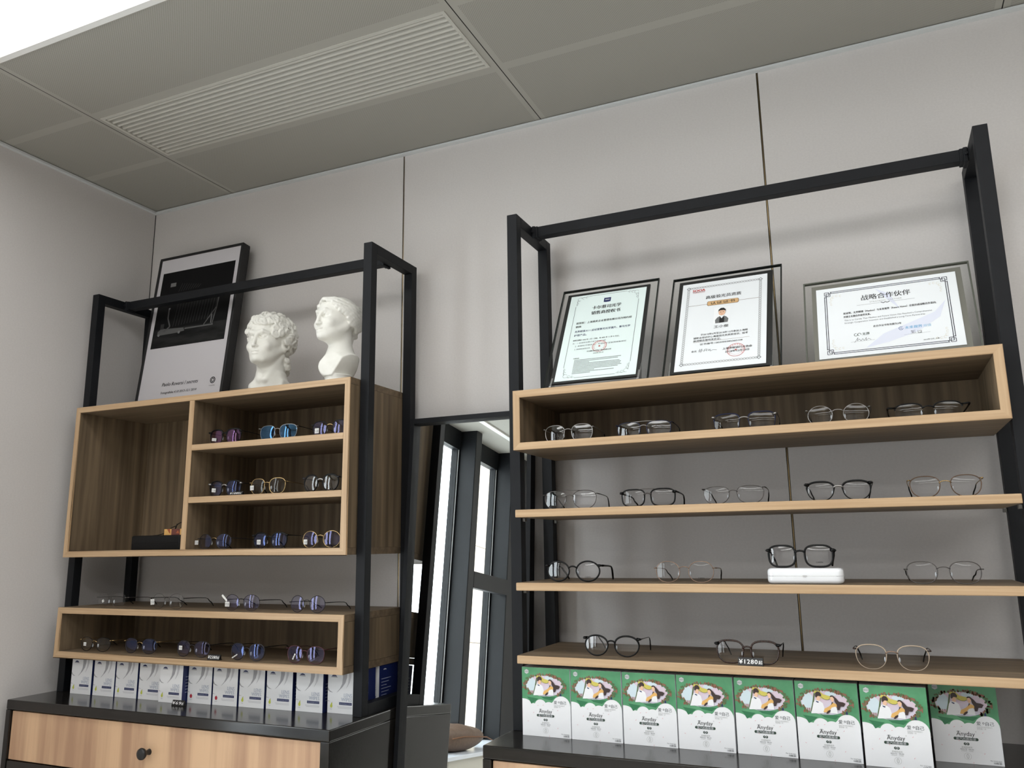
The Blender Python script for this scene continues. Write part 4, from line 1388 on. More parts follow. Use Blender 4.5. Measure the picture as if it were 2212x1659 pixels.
def eyeglasses(x, y, z, label, group, width=0.145, h=0.046, e=2.2, k=0.08, flat=0.0, lens=None, rim=None, rr=0.0010, top=None, low=None,
               temple=None, tr=0.0010, tip=None, bridge=None, gap=0.017, lw=None, double=False, tagged=None, hinge=0.30, yaw=0.0, folded=False, lean=1.0, end=None, print_=False, drop=0.0, tl=0.145):
    lens = lens or L_CLEAR
    rim = rim or R_BLACK
    temple = temple or rim
    tip = tip or R_BLACK
    bridge = bridge or rim
    end = end or temple
    lw = lw or (width - gap - 0.008) / 2
    t = thing('eyeglasses', (x, y, z), label, 'eyeglasses', group)
    Mx = Matrix.Translation((x, y, z)) @ Matrix.Rotation(yaw, 4, 'Z') @ Matrix.Rotation(-radians(lean), 4, 'X')
    out = outline(lw, h, e, k, flat)
    RAD = 0.115
    r_low = rr if low is None else low
    r_top = rr if top is None else top
    base = max(r_low, 0.0002)
    cz = h / 2 + base
    cx = gap / 2 + lw / 2

    def loc(sx, px, pz, dy=0.0):
        """lens plane point to world"""
        yy = (px * px + pz * pz) / (2 * RAD) + dy
        a = 0.10 * sx
        X = px * cos(a) - yy * sin(a)
        Y = px * sin(a) + yy * cos(a)
        return Mx @ Vector((sx * cx + X, Y + 0.0, cz + pz))
    for sx, nm in ((-1, 'l'), (1, 'r')):
        m = MB()
        vs, fs = [], []
        N_ = len(out)
        rings = [1.0, 0.66, 0.33]
        for side in (0, 1):
            b0 = len(vs)
            for q in rings:
                for (px, pz) in out:
                    vs.append(loc(sx, px * sx * q, pz * q, 0.0 if side == 0 else 0.0014))
            vs.append(loc(sx, 0, 0, 0.0 if side == 0 else 0.0014))
            for r_ in range(2):
                for i in range(N_):
                    j = (i + 1) % N_
                    fs.append((b0 + r_ * N_ + i, b0 + r_ * N_ + j, b0 + (r_ + 1) * N_ + j, b0 + (r_ + 1) * N_ + i))
            for i in range(N_):
                fs.append((b0 + 2 * N_ + i, b0 + 2 * N_ + (i + 1) % N_, b0 + 3 * N_))
        n1 = 3 * N_ + 1
        for i in range(N_):
            j = (i + 1) % N_
            fs.append((i, j, n1 + j, n1 + i))
        m.add(vs, fs, lens)
        if print_ and sx == 1:
            vs_, fs_ = text_geo('CARIN', 0.0050, 0.0, 0.0, 'CENTER', 1.0, None)
            m.add([loc(sx, a_, -h * 0.33 + b_, -0.0004) for a_, b_ in vs_], fs_, M_INK)
        lo = m.build('lens', t, smooth=True, auto=60)
        if rr > 0 or r_top > 0:
            m = MB()
            path, rads = [], []
            for (px, pz) in out:
                path.append(loc(sx, px * sx, pz, 0.0006))
                f_ = min(1.0, max(0.0, (pz / (h / 2) + 0.05) / 0.35))
                rads.append(r_low + (r_top - r_low) * f_)
            if min(rads) > 0:
                m.tube(path, rads, rim, 8, True)
            else:
                sel = [i for i in range(N_) if rads[i] > r_top * 0.3]
                st = [i for i in range(N_) if (i in sel) and ((i - 1) % N_ not in sel)]
                i = st[0]
                pp, rp = [], []
                while i % N_ in sel and len(pp) < N_:
                    pp.append(path[i % N_]); rp.append(rads[i % N_]); i += 1
                m.tube(pp, rp, rim, 8)
            m.build('rim', t, smooth=True, auto=60)
        # nose pad
        m = MB()
        px, pz = -sx * lw * 0.44, -h * 0.10
        c = loc(sx, px * 1.0, pz, 0.006)
        m.ell(c, (0.0022, 0.0032, 0.0058), M_PADS, 10, 6)
        m.tube([loc(sx, px * 1.05, pz + 0.004, 0.001), loc(sx, px * 1.1, pz + 0.002, 0.005), c], 0.0006, bridge, 6)
        m.build('nose_pad', t, smooth=True)
        # hinge and temple
        m = MB()
        ho = loc(sx, sx * lw * 0.47, h * hinge, 0.0008)
        hx = sx * (width / 2)
        hp = Mx @ Vector((hx, 0.0075, cz + h * hinge))
        er = [max(tr * 1.3, 0.0013)] * 3
        if max(rr, r_top) >= 0.0018:
            ho = loc(sx, sx * lw * 0.44, h * hinge, 0.0008)
            er = [0.0038, 0.0031, 0.0024]
        m.tube([ho, Mx @ Vector((hx - sx * 0.0015, 0.0020, cz + h * hinge + 0.0003)), hp], er, end, 8)
        m.build('end_piece', t, smooth=True)
        m = MB()
        Mr = Matrix.Translation((x, y, z)) @ Matrix.Rotation(yaw, 4, 'Z')
        hl = Mr.inverted() @ hp
        zt = 0.0022
        z1 = hl.z - 0.004
        L_ = tl - 0.045
        pts = [hl, Vector((hl.x, hl.y + 0.02, hl.z - 0.0005)), Vector((hl.x - sx * 0.001, hl.y + 0.06, hl.z - 0.002)), Vector((hl.x - sx * 0.003, hl.y + L_ - 0.012, z1)),
               Vector((hl.x - sx * 0.0045, hl.y + L_, z1 - 0.003)), Vector((hl.x - sx * 0.006, hl.y + L_ + 0.010, z1 - 0.011)), Vector((hl.x - sx * 0.009, hl.y + L_ + 0.022, (z1 + zt) / 2 - 0.003)), Vector((hl.x - sx * 0.012, hl.y + L_ + 0.034, zt))]
        pts = [Mr @ p for p in pts]
        m.tube(pts[:6], [tr * 1.2, tr * 1.2, tr, tr, tr, tr], temple, 8)
        m.build('temple', t, smooth=True)
        m = MB()
        m.tube(pts[4:], [max(tr, 0.0011), max(tr * 1.15, 0.0015), max(tr * 1.2, 0.0017), max(tr * 1.1, 0.0015)], tip, 8)
        m.build('temple_tip', t, smooth=True)
    m = MB()
    a = loc(-1, lw * 0.47, h * 0.16, 0.0004)
    b = loc(1, -lw * 0.47, h * 0.16, 0.0004)
    mid = (a + b) / 2 + Vector((0, -0.001, 0.0045))
    br = max(rr, r_top * 0.9, 0.0010)
    m.tube([a, a * 0.75 + b * 0.25 + Vector((0, -0.0008, 0.0036)), mid, a * 0.25 + b * 0.75 + Vector((0, -0.0008, 0.0036)), b], br, bridge, 8)
    if double:
        a = loc(-1, lw * 0.10, h * 0.49, 0.0002)
        b = loc(1, -lw * 0.10, h * 0.49, 0.0002)
        m.tube([a, a * 0.6 + b * 0.4 + Vector((0, -0.001, 0.001)), a * 0.4 + b * 0.6 + Vector((0, -0.001, 0.001)), b], 0.0009, bridge, 8)
    m.build('bridge', t, smooth=True)
    if tagged:
        m = MB()
        u, v, w_, h_ = tagged[:4]
        c = Mx @ Vector((-cx + u * lw, -0.0032, cz + v * h))
        X = Vector((1, 0, 0)); Zv = Vector((0, 0, 1))
        ang = tagged[4] if len(tagged) > 4 else 0.0
        Xr = X * cos(ang) + Zv * sin(ang)
        Zr = Zv * cos(ang) - X * sin(ang)
        m.obox(c - Xr * w_ / 2 - Zr * h_ / 2, Xr * w_, Zr * h_, Vector((0, 0.0006, 0)), M_TAG)
        s = Sheet(m, c, Xr, Zr, Xr.cross(Zr))
        for q in range(2):
            s.rect(-w_ * 0.40, w_ * 0.05, h_ * (0.12 - q * 0.3), h_ * (0.20 - q * 0.3), M_INK2, 1)
        for q in range(5):
            s.rect(w_ * (0.14 + q * 0.055), w_ * (0.165 + q * 0.055), -h_ * 0.3, h_ * 0.25, M_INK2, 1)
        if len(tagged) > 5:
            m.obox(c + Zr * h_ / 2 - X * 0.004, X * -0.020 + Zv * 0.017, X * 0.004 + Zv * 0.005, Vector((0, 0.0005, 0)), M_TAG)
        m.build('price_tag', t)
    return t


G1 = 'eyeglasses in the oak box of the tall rack'
zb = 1.7649
eyeglasses(1.882, -0.275, zb, 'silver rimmed eyeglasses with lower pear-shaped lenses, at the mirror end of the long oak box', G1, 0.141, 0.047, 2.5, 0.10, 0.0, L_DARK, R_SILVER, 0.0011, temple=R_SILVER, gap=0.021)
eyeglasses(2.086, -0.275, zb, 'dark blue eyeglasses with a double bridge, in the long oak box', G1, 0.147, 0.040, 3.0, 0.06, 0.1, L_DARK, R_NAVY, 0.0012, temple=R_NAVY, double=True, bridge=R_SILVER, gap=0.018, hinge=0.36)
eyeglasses(2.335, -0.275, zb, 'browline eyeglasses with dark upper rims and thin lower wire, in the long oak box', G1, 0.153, 0.044, 3.2, 0.07, 0.1, L_CLEAR, R_NAVY, 0.0009, top=0.0019, low=0.0008, temple=R_SILVER, bridge=R_SILVER, gap=0.022, hinge=0.34)
eyeglasses(2.547, -0.275, zb, 'thin silver round eyeglasses, fourth in the long oak box', G1, 0.141, 0.046, 2.0, 0.03, 0.0, L_CLEAR, R_SILVER, 0.0007, temple=R_SILVER, gap=0.024)
eyeglasses(2.734, -0.275, zb, 'wide black half-rim eyeglasses at the far end of the long oak box', G1, 0.164, 0.036, 2.7, 0.05, 0.1, L_CLEAR, R_BLACK, 0.0016, top=0.0017, low=0.0, temple=R_BLACK, tr=0.0016, gap=0.022, lw=0.057, hinge=0.30)

G2 = 'eyeglasses on the upper oak shelf'
zs = 1.5910
eyeglasses(1.8815, -0.275, zs, 'thin dark aviator eyeglasses with straight double bridge, on the upper shelf beside the post', G2, 0.150, 0.047, 2.4, 0.14, 0.05, L_DARK, R_GUN, 0.0010, temple=R_GUN, double=True, gap=0.020)
eyeglasses(2.089, -0.275, zs, 'black squarish double-bridge eyeglasses on the upper oak shelf', G2, 0.144, 0.042, 3.2, 0.06, 0.05, L_CLEAR, R_BLACK, 0.0019, temple=R_BLACK, tr=0.0017, double=True, gap=0.017, bridge=R_GUN)
eyeglasses(2.298, -0.275, zs, 'thin gunmetal upswept eyeglasses, third on the upper oak shelf', G2, 0.149, 0.042, 2.5, 0.15, 0.1, L_CLEAR, R_GUN, 0.0010, temple=R_GUN, gap=0.019, hinge=0.38)
eyeglasses(2.533, -0.275, zs, 'black upswept eyeglasses with silver bridge, on the upper oak shelf', G2, 0.144, 0.043, 2.5, 0.15, 0.1, L_CLEAR, R_BLACK, 0.0014, top=0.0023, low=0.0012, temple=R_BLACK, bridge=R_SILVER, gap=0.020, hinge=0.37)
eyeglasses(2.750, -0.275, zs, 'brown and gold eyeglasses at the far end of the upper oak shelf', G2, 0.147, 0.046, 2.4, 0.12, 0.08, L_CLEAR, R_BROWN, 0.0011, temple=R_GOLD, bridge=R_GOLD, gap=0.022, hinge=0.33)

G3 = 'eyeglasses on the middle oak shelf'
zm = 1.4081
eyeglasses(1.891, -0.292, zm, 'thick black round keyhole eyeglasses on the middle shelf', G3, 0.148, 0.049, 2.0, 0.04, 0.0, L_DARK, R_BLACK, 0.0021, temple=R_BLACK, tr=0.0022, gap=0.020, hinge=0.28, print_=True)
eyeglasses(2.174, -0.292, zm, 'thin rose gold round eyeglasses on the middle oak shelf', G3, 0.147, 0.049, 2.2, 0.02, 0.0, L_CLEAR, R_ROSE, 0.0009, temple=R_ROSE, gap=0.022, hinge=0.18, print_=True)
eyeglasses(2.727, -0.282, zm, 'thin grey metal eyeglasses at the far end of the middle oak shelf', G3, 0.151, 0.046, 2.5, 0.06, 0.0, L_CLEAR, R_GUN, 0.0010, temple=R_GUN, gap=0.024, hinge=0.15)
t = thing('glasses_case', (2.449, -0.285, zm), 'glossy white hard glasses case on the middle oak shelf', 'glasses case')
for nm, z0, z1 in (('case_base', 0.0168, 0.0), ('case_lid', 0.0178, 0.0345)):
    m = MB()
    rounded_half(m, 2.449 - 0.081, 2.449 + 0.081, -0.320, -0.255, zm + z0, zm + z1, 0.0085, 0.014, M_CASEWHITE)
    m.build(nm, t, smooth=True, auto=50)
m = MB()
m.box(2.449 - 0.0800, 2.449 + 0.0800, -0.3060, -0.2690, zm + 0.0166, zm + 0.0180, M_SILVER)
m.box(2.449 - 0.0660, 2.449 + 0.0660, -0.3195, -0.2555, zm + 0.0166, zm + 0.0180, M_SILVER)
m.box(2.449 - 0.004, 2.449 + 0.004, -0.3212, -0.318, zm + 0.0155, zm + 0.0190, M_SILVER)
m.build('seam_band', t)
eyeglasses(2.441, -0.300, zm + 0.0347, 'thick black square eyeglasses standing on the white glasses case', G3, 0.147, 0.047, 3.0, 0.05, 0.0, L_DARK, R_BLACK, 0.0023, temple=R_BLACK, tr=0.0020, gap=0.021, hinge=0.28, print_=True, tl=0.098)

G4 = 'eyeglasses on the lowest oak shelf'
zl = 1.2317
eyeglasses(1.986, -0.293, zl, 'dark round eyeglasses with slim metal temples on the lowest oak shelf', G4, 0.145, 0.047, 2.1, 0.07, 0.03, L_DARK, R_BLACK, 0.0018, top=0.0023, temple=R_GUN, tr=0.0009, gap=0.018, hinge=0.36, end=R_BLACK)
eyeglasses(2.313, -0.318, zl, 'dark tortoise eyeglasses behind the 1280 price sign', G4, 0.144, 0.049, 2.6, 0.08, 0.03, L_CLEAR, R_TORT, 0.0017, top=0.0022, temple=R_BLACK, tr=0.0012, gap=0.018, hinge=0.34)
eyeglasses(2.610, -0.310, zl, 'pale champagne eyeglasses at the far end of the lowest shelf', G4, 0.150, 0.050, 2.4, 0.11, 0.05, L_CLEAR, R_BEIGE, 0.0011, top=0.0014, low=0.0008, temple=R_TORT, tr=0.0011, bridge=R_ROSE, gap=0.022, hinge=0.30)

G5 = 'eyeglasses standing on the lower oak box'
z5 = 1.3179
eyeglasses(0.284, -0.310, z5, 'rimless eyeglasses with a small tag, nearest the corner on the lower oak box', G5, 0.134, 0.046, 2.2, 0.04, 0.0, L_CLEAR, R_CLEAR, 0.0004, temple=R_GUN, gap=0.018, hinge=0.20, tagged=(0.12, -0.05, 0.009, 0.008, 0.6))
eyeglasses(0.531, -0.308, z5, 'clear eyeglasses with a large white price tag, second on the lower oak box', G5, 0.140, 0.046, 2.2, 0.06, 0.0, L_CLEAR, R_GUN, 0.0005, temple=R_BLACK, gap=0.019, hinge=0.22, tagged=(-0.35, -0.05, 0.016, 0.017, 0.1))
eyeglasses(0.831, -0.306, z5, 'thin dark round eyeglasses with a folded-up tag, third on the lower oak box', G5, 0.140, 0.047, 2.15, 0.05, 0.0, L_VIOLET, R_DARK, 0.0009, low=0.0004, temple=R_BLACK, gap=0.019, hinge=0.17, tagged=(-0.22, -0.10, 0.017, 0.014, 0.0, 1))
eyeglasses(1.079, -0.310, z5, 'thin black perfectly round eyeglasses by the front post, on the lower oak box', G5, 0.130, 0.0465, 2.0, 0.0, 0.0, L_VIOLET, R_DARK, 0.0010, temple=R_BLACK, gap=0.021, hinge=0.10)

G6 = 'eyeglasses inside the lower oak box'
z6 = 1.1786
eyeglasses(0.228, -0.312, z6, 'dark eyeglasses with white tags, nearest the corner in the lower oak box', G6, 0.142, 0.043, 2.3, 0.09, 0.05, L_CLEAR, R_BLACK, 0.0011, temple=R_GOLD, bridge=R_GOLD, gap=0.020, hinge=0.3, tagged=(0.0, 0.0, 0.012, 0.011))
eyeglasses(0.424, -0.305, z6, 'dark eyeglasses with one blue reflection, second in the lower oak box', G6, 0.145, 0.045, 2.3, 0.08, 0.05, L_BLUE, R_DARK, 0.0011, temple=R_GOLD, bridge=R_GOLD, gap=0.022, hinge=0.3)
eyeglasses(0.655, -0.314, z6, 'dark eyeglasses beside the 2380 price sign, in the lower oak box', G6, 0.139, 0.046, 2.3, 0.08, 0.05, L_VIOLET, R_DARK, 0.0011, temple=R_BLACK, gap=0.020, hinge=0.3, tagged=(-0.1, 0.05, 0.013, 0.012))
eyeglasses(0.876, -0.322, z6, 'dark eyeglasses with a pale paper strip in one lens, fourth in the lower oak box', G6, 0.132, 0.047, 2.3, 0.08, 0.05, L_BLUE, R_DARK, 0.0013, temple=R_BLACK, gap=0.020, hinge=0.33, tagged=(-0.1, -0.28, 0.022, 0.003, 0.5))
eyeglasses(1.085, -0.320, z6, 'wine coloured eyeglasses by the open end of the lower oak box', G6, 0.137, 0.047, 2.4, 0.08, 0.05, L_VIOLET, R_WINE, 0.0011, temple=R_WINE, gap=0.019, hinge=0.34, tagged=(0.05, -0.12, 0.004, 0.018, -0.5))

G7 = 'eyeglasses in the three rows of the oak box'
r1, r2, r3 = 1.8302, 1.6638, 1.5008
eyeglasses(0.727, -0.305, r1, 'black eyeglasses with violet-pink lenses in the top row', G7, 0.134, 0.046, 2.9, 0.08, 0.06, L_PINK, R_BLACK, 0.0012, top=0.0028, low=0.0010, temple=R_BLACK, gap=0.018, hinge=0.33, tagged=(-0.05, -0.18, 0.018, 0.009, -0.12))
eyeglasses(0.938, -0.305, r1, 'silver and black eyeglasses with bright blue lenses in the top row', G7, 0.150, 0.046, 2.7, 0.08, 0.06, L_SKY, R_SILVER, 0.0008, top=0.0010, low=0.0007, temple=R_BLACK, end=R_SILVER, gap=0.020, hinge=0.33)
eyeglasses(1.136, -0.305, r1, 'black rimmed gold-bridge eyeglasses with blue lenses, top row by the open end', G7, 0.140, 0.044, 2.6, 0.08, 0.06, L_VIOLET, R_BLACK, 0.0011, top=0.0016, temple=R_DARK, bridge=R_GOLD, gap=0.022, hinge=0.30, tagged=(-0.1, -0.15, 0.015, 0.015))
eyeglasses(0.738, -0.305, r2, 'black square eyeglasses with a tag, behind the 1080 price sign', G7, 0.134, 0.047, 2.9, 0.07, 0.05, L_BLUE, R_BLACK, 0.0014, top=0.0024, temple=R_BLACK, bridge=R_SILVER, end=R_SILVER, gap=0.019, hinge=0.32, tagged=(-0.05, -0.10, 0.016, 0.012, -0.08))
eyeglasses(0.908, -0.305, r2, 'gold rimmed eyeglasses in the middle row of the oak box', G7, 0.140, 0.048, 2.6, 0.07, 0.05, L_CLEAR, R_GOLD, 0.0013, temple=R_GOLD, gap=0.020, hinge=0.25, tagged=(-0.30, -0.08, 0.014, 0.014, 0.05))
eyeglasses(1.108, -0.305, r2, 'black round eyeglasses in the middle row by the open end', G7, 0.132, 0.049, 2.2, 0.08, 0.03, L_DARK, R_BLACK, 0.0019, top=0.0026, temple=R_DARK, bridge=R_SILVER, gap=0.019, hinge=0.32)
eyeglasses(0.708, -0.305, r3, 'round dark metal eyeglasses with white tag on the bottom row near the black case', G7, 0.140, 0.046, 2.0, 0.02, 0.0, L_BLUE, R_DARK, 0.0010, temple=R_DARK, bridge=R_GOLD, gap=0.020, hinge=0.22, tagged=(-0.52, -0.05, 0.014, 0.013))
eyeglasses(0.926, -0.305, r3, 'black panto eyeglasses in the middle of the bottom row', G7, 0.134, 0.046, 2.3, 0.08, 0.04, L_BLUE, R_BLACK, 0.0014, top=0.0024, temple=R_BLACK, gap=0.018, hinge=0.33, tagged=(0.0, -0.10, 0.014, 0.014))
eyeglasses(1.115, -0.305, r3, 'gold rimmed round eyeglasses on the bottom row by the open end', G7, 0.142, 0.048, 2.05, 0.03, 0.0, L_VIOLET, R_GOLD, 0.0011, temple=R_DARK, bridge=R_GOLD, gap=0.022, hinge=0.22, tagged=(-0.20, -0.15, 0.013, 0.014))

# things in the tall compartment
t = thing('glasses_case', (0.415, -0.235, 1.5006), 'black glasses case in the tall oak compartment', 'glasses case')
m = MB()
rounded_half(m, 0.310, 0.530, -0.270, -0.190, 1.5250, 1.5006, 0.004, 0.008, M_CASEBLACK)
m.build('case_base', t, smooth=True, auto=50)
m = MB()
rounded_half(m, 0.310, 0.530, -0.270, -0.190, 1.5252, 1.5490, 0.006, 0.008, M_CASEBLACK)
m.build('case_lid', t, smooth=True, auto=50)
m = MB()
xs0 = 0.438
m.box(xs0, 0.545, -0.250, -0.247, 1.5490, 1.5690, M_ORANGE)
s = Sheet(m, (xs0, -0.250, 1.5490), (1, 0, 0), (0, 0, 1), (0, -1, 0))
pr = mat('pattern_rust', srgb(176, 96, 58), 0.5)
pm = mat('pattern_maroon', srgb(112, 62, 54), 0.5)
s.poly([(0.012, 0.020), (0.026, 0.020), (0.028, 0.004), (0.022, 0.008)], pr, 1)
s.poly([(0.032, 0.020), (0.070, 0.020), (0.070, 0.0), (0.032, 0.0)], pm, 1)
s.poly([(0.052, 0.006), (0.062, 0.016), (0.068, 0.005)], pr, 2)
o = m.build('patterned_card')
tag(o, 'small orange and maroon patterned card standing on the black glasses case', 'card')
tg = thing('eyeglasses', (0.455, -0.215, 1.5492), 'black folded eyeglasses lying on the black case behind the patterned card', 'eyeglasses')
m = MB()
for cx_ in (0.490, 0.532):
    m.tube([(cx_ + 0.022 * cos(a), -0.232 + 0.016 * sin(a) * 0.4, 1.573 + 0.018 * sin(a)) for a in [2 * pi * i / 24 for i in range(24)]], 0.0014, R_BLACK, 8, True)
m.build('rim', tg, smooth=True)
m = MB()
m.tube([(0.468, -0.228, 1.580), (0.440, -0.222, 1.574), (0.420, -0.219, 1.561), (0.400, -0.217, 1.5505)], 0.0014, R_BLACK, 8)
m.build('temple', tg, smooth=True)
m = MB()
m.tube([(0.468, -0.226, 1.586), (0.45, -0.215, 1.565), (0.36, -0.205, 1.5506), (0.345, -0.205, 1.5506)], 0.0014, R_BLACK, 8)
m.build('temple', tg, smooth=True)
m = MB()
for cx_ in (0.490, 0.532):
    m.poly([(cx_ + 0.022 * cos(a), -0.232 + 0.016 * sin(a) * 0.4, 1.573 + 0.018 * sin(a)) for a in [2 * pi * i / 24 for i in range(24)]], L_CLEAR)
m.build('lens', tg)


# ------------------------------------------------------------------ plaster busts (smooth blended solids, meshed from a distance field)
class Field:
    def __init__(self, lo, hi, h):
        self.lo, self.h = np.array(lo, float), h
        self.n = np.ceil((np.array(hi) - self.lo) / h).astype(int) + 1
        ax = [self.lo[i] + np.arange(self.n[i]) * h for i in range(3)]
        self.ax = [a.astype(np.float32) for a in ax]
        self.F = np.full(tuple(self.n), 0.05, np.float32)

    def sub(self, lo, hi):
        s = []
        for i in range(3):
            a = int(max(0, math.floor((lo[i] - self.lo[i]) / self.h)))
            b = int(min(self.n[i], math.ceil((hi[i] - self.lo[i]) / self.h) + 1))
            s.append(slice(a, max(b, a + 1)))
        X, Y, Z = np.meshgrid(self.ax[0][s[0]], self.ax[1][s[1]], self.ax[2][s[2]], indexing='ij')
        return tuple(s), X, Y, Z

    def merge(self, s, d, k, sign=1):
        A = self.F[s]
        if sign > 0:
            if k > 0:
                h = np.clip(0.5 + 0.5 * (A - d) / k, 0, 1)
                self.F[s] = A * (1 - h) + d * h - k * h * (1 - h)
            else:
                self.F[s] = np.minimum(A, d)
        else:
            d = -d
            h = np.clip(0.5 - 0.5 * (A - d) / max(k, 1e-6), 0, 1)
            self.F[s] = A * (1 - h) + d * h + k * h * (1 - h)

    def ell(self, c, r, k=0.01, sign=1, rot=None):
        m = max(r) + 0.02 + k
        s, X, Y, Z = self.sub([c[i] - m for i in range(3)], [c[i] + m for i in range(3)])
        P = np.stack([X - c[0], Y - c[1], Z - c[2]], -1)
        if rot is not None:
            P = P @ np.array(rot)
        r = np.array(r, np.float32)
        k0 = np.linalg.norm(P / r, axis=-1)
        k1 = np.linalg.norm(P / (r * r), axis=-1) + 1e-9
        self.merge(s, k0 * (k0 - 1.0) / k1, k, sign)

    def cap(self, a, b, ra, rb, k=0.01, sign=1):
        a, b = np.array(a, float), np.array(b, float)
        m = max(ra, rb) + 0.02 + k
        s, X, Y, Z = self.sub(np.minimum(a, b) - m, np.maximum(a, b) + m)
        P = np.stack([X - a[0], Y - a[1], Z - a[2]], -1)
        ba = b - a
        t_ = np.clip((P @ ba) / (ba @ ba), 0, 1)
        d = np.linalg.norm(P - t_[..., None] * ba, axis=-1) - (ra + (rb - ra) * t_)
        self.merge(s, d, k, sign)

    def torus(self, c, nrm, R, r, k=0.003):
        m = R + r + 0.015
        s, X, Y, Z = self.sub([c[i] - m for i in range(3)], [c[i] + m for i in range(3)])
        nrm = np.array(nrm, float)
        nrm /= np.linalg.norm(nrm)
        P = np.stack([X - c[0], Y - c[1], Z - c[2]], -1)
        hgt = P @ nrm
        q = np.sqrt(np.maximum((P ** 2).sum(-1) - hgt ** 2, 0)) - R
        self.merge(s, np.sqrt(q * q + hgt * hgt) - r, k)

    def cut(self, p, nrm, k=0.002):
        s, X, Y, Z = self.sub(self.lo, self.lo + self.n * self.h)
        nrm = np.array(nrm, float)
        nrm /= np.linalg.norm(nrm)
        d = (X - p[0]) * nrm[0] + (Y - p[1]) * nrm[1] + (Z - p[2]) * nrm[2]
        self.merge(s, -d, k, -1)

    def mesh(self):
        F, n = self.F, self.n
        ins = F < 0
        c = tuple(slice(0, m - 1) for m in n)

        def corner(A, i, j, k):
            return A[i:n[0] - 1 + i, j:n[1] - 1 + j, k:n[2] - 1 + k]
        cnt = sum(corner(ins, i, j, k).astype(np.int8) for i in (0, 1) for j in (0, 1) for k in (0, 1))
        act = (cnt > 0) & (cnt < 8)
        idx = np.full(act.shape, -1, np.int64)
        cells = np.argwhere(act)
        idx[act] = np.arange(len(cells))
        S = np.zeros((len(cells), 3))
        W_ = np.zeros(len(cells))
        co = [(i, j, k) for i in (0, 1) for j in (0, 1) for k in (0, 1)]
        for a in co:
            for ax in range(3):
                if a[ax] == 0:
                    b = list(a)
                    b[ax] = 1
                    fa = corner(F, *a)[act]
                    fb = corner(F, *b)[act]
                    cr = (fa < 0) != (fb < 0)
                    t_ = np.where(cr, fa / np.where(cr, fa - fb, 1), 0)
                    p = np.array(a, float)[None, :] + t_[:, None] * (np.array(b) - np.array(a))[None, :]
                    S += p * cr[:, None]
                    W_ += cr
        V = self.lo + (cells + S / W_[:, None]) * self.h
        quads = []
        for ax in range(3):
            u, v = (ax + 1) % 3, (ax + 2) % 3
            sl0 = [slice(1, n[i] - 1) for i in range(3)]
            sl0[ax] = slice(0, n[ax] - 1)
            sl1 = list(sl0)
            sl1[ax] = slice(1, n[ax])
            A, B = ins[tuple(sl0)], ins[tuple(sl1)]
            E_ = np.argwhere(A != B)
            if len(E_) == 0:
                continue
            flip = A[A != B]
            base = E_ + np.array([s_.start for s_ in sl0])
            q = []
            for du, dv in ((-1, -1), (0, -1), (0, 0), (-1, 0)):
                p = base.copy()
                p[:, u] += du
                p[:, v] += dv
                q.append(idx[p[:, 0], p[:, 1], p[:, 2]])
            q = np.stack(q, -1)
            q[~flip] = q[~flip][:, ::-1]
            quads.append(q[(q >= 0).all(1)])
        return V, np.concatenate(quads)


def add_bust(name, F, loc, yaw, label, scale=1.0, parts=()):
    V, Q = F.mesh()
    t = thing(name, loc, label, 'bust')
    t.rotation_euler = (0, 0, yaw)
    V = V * scale
    me = bpy.data.meshes.new('head')
    me.from_pydata([tuple(p) for p in V], [], [tuple(int(i) for i in q) for q in Q])
    me.polygons.foreach_set('use_smooth', [True] * len(me.polygons))
    me.materials.append(M_PLASTER)
    o = bpy.data.objects.new('head', me)
    COL.objects.link(o)
    o.parent = t
    sm = o.modifiers.new('smooth', 'SMOOTH')
    sm.factor = 0.4
    sm.iterations = 1
    return t


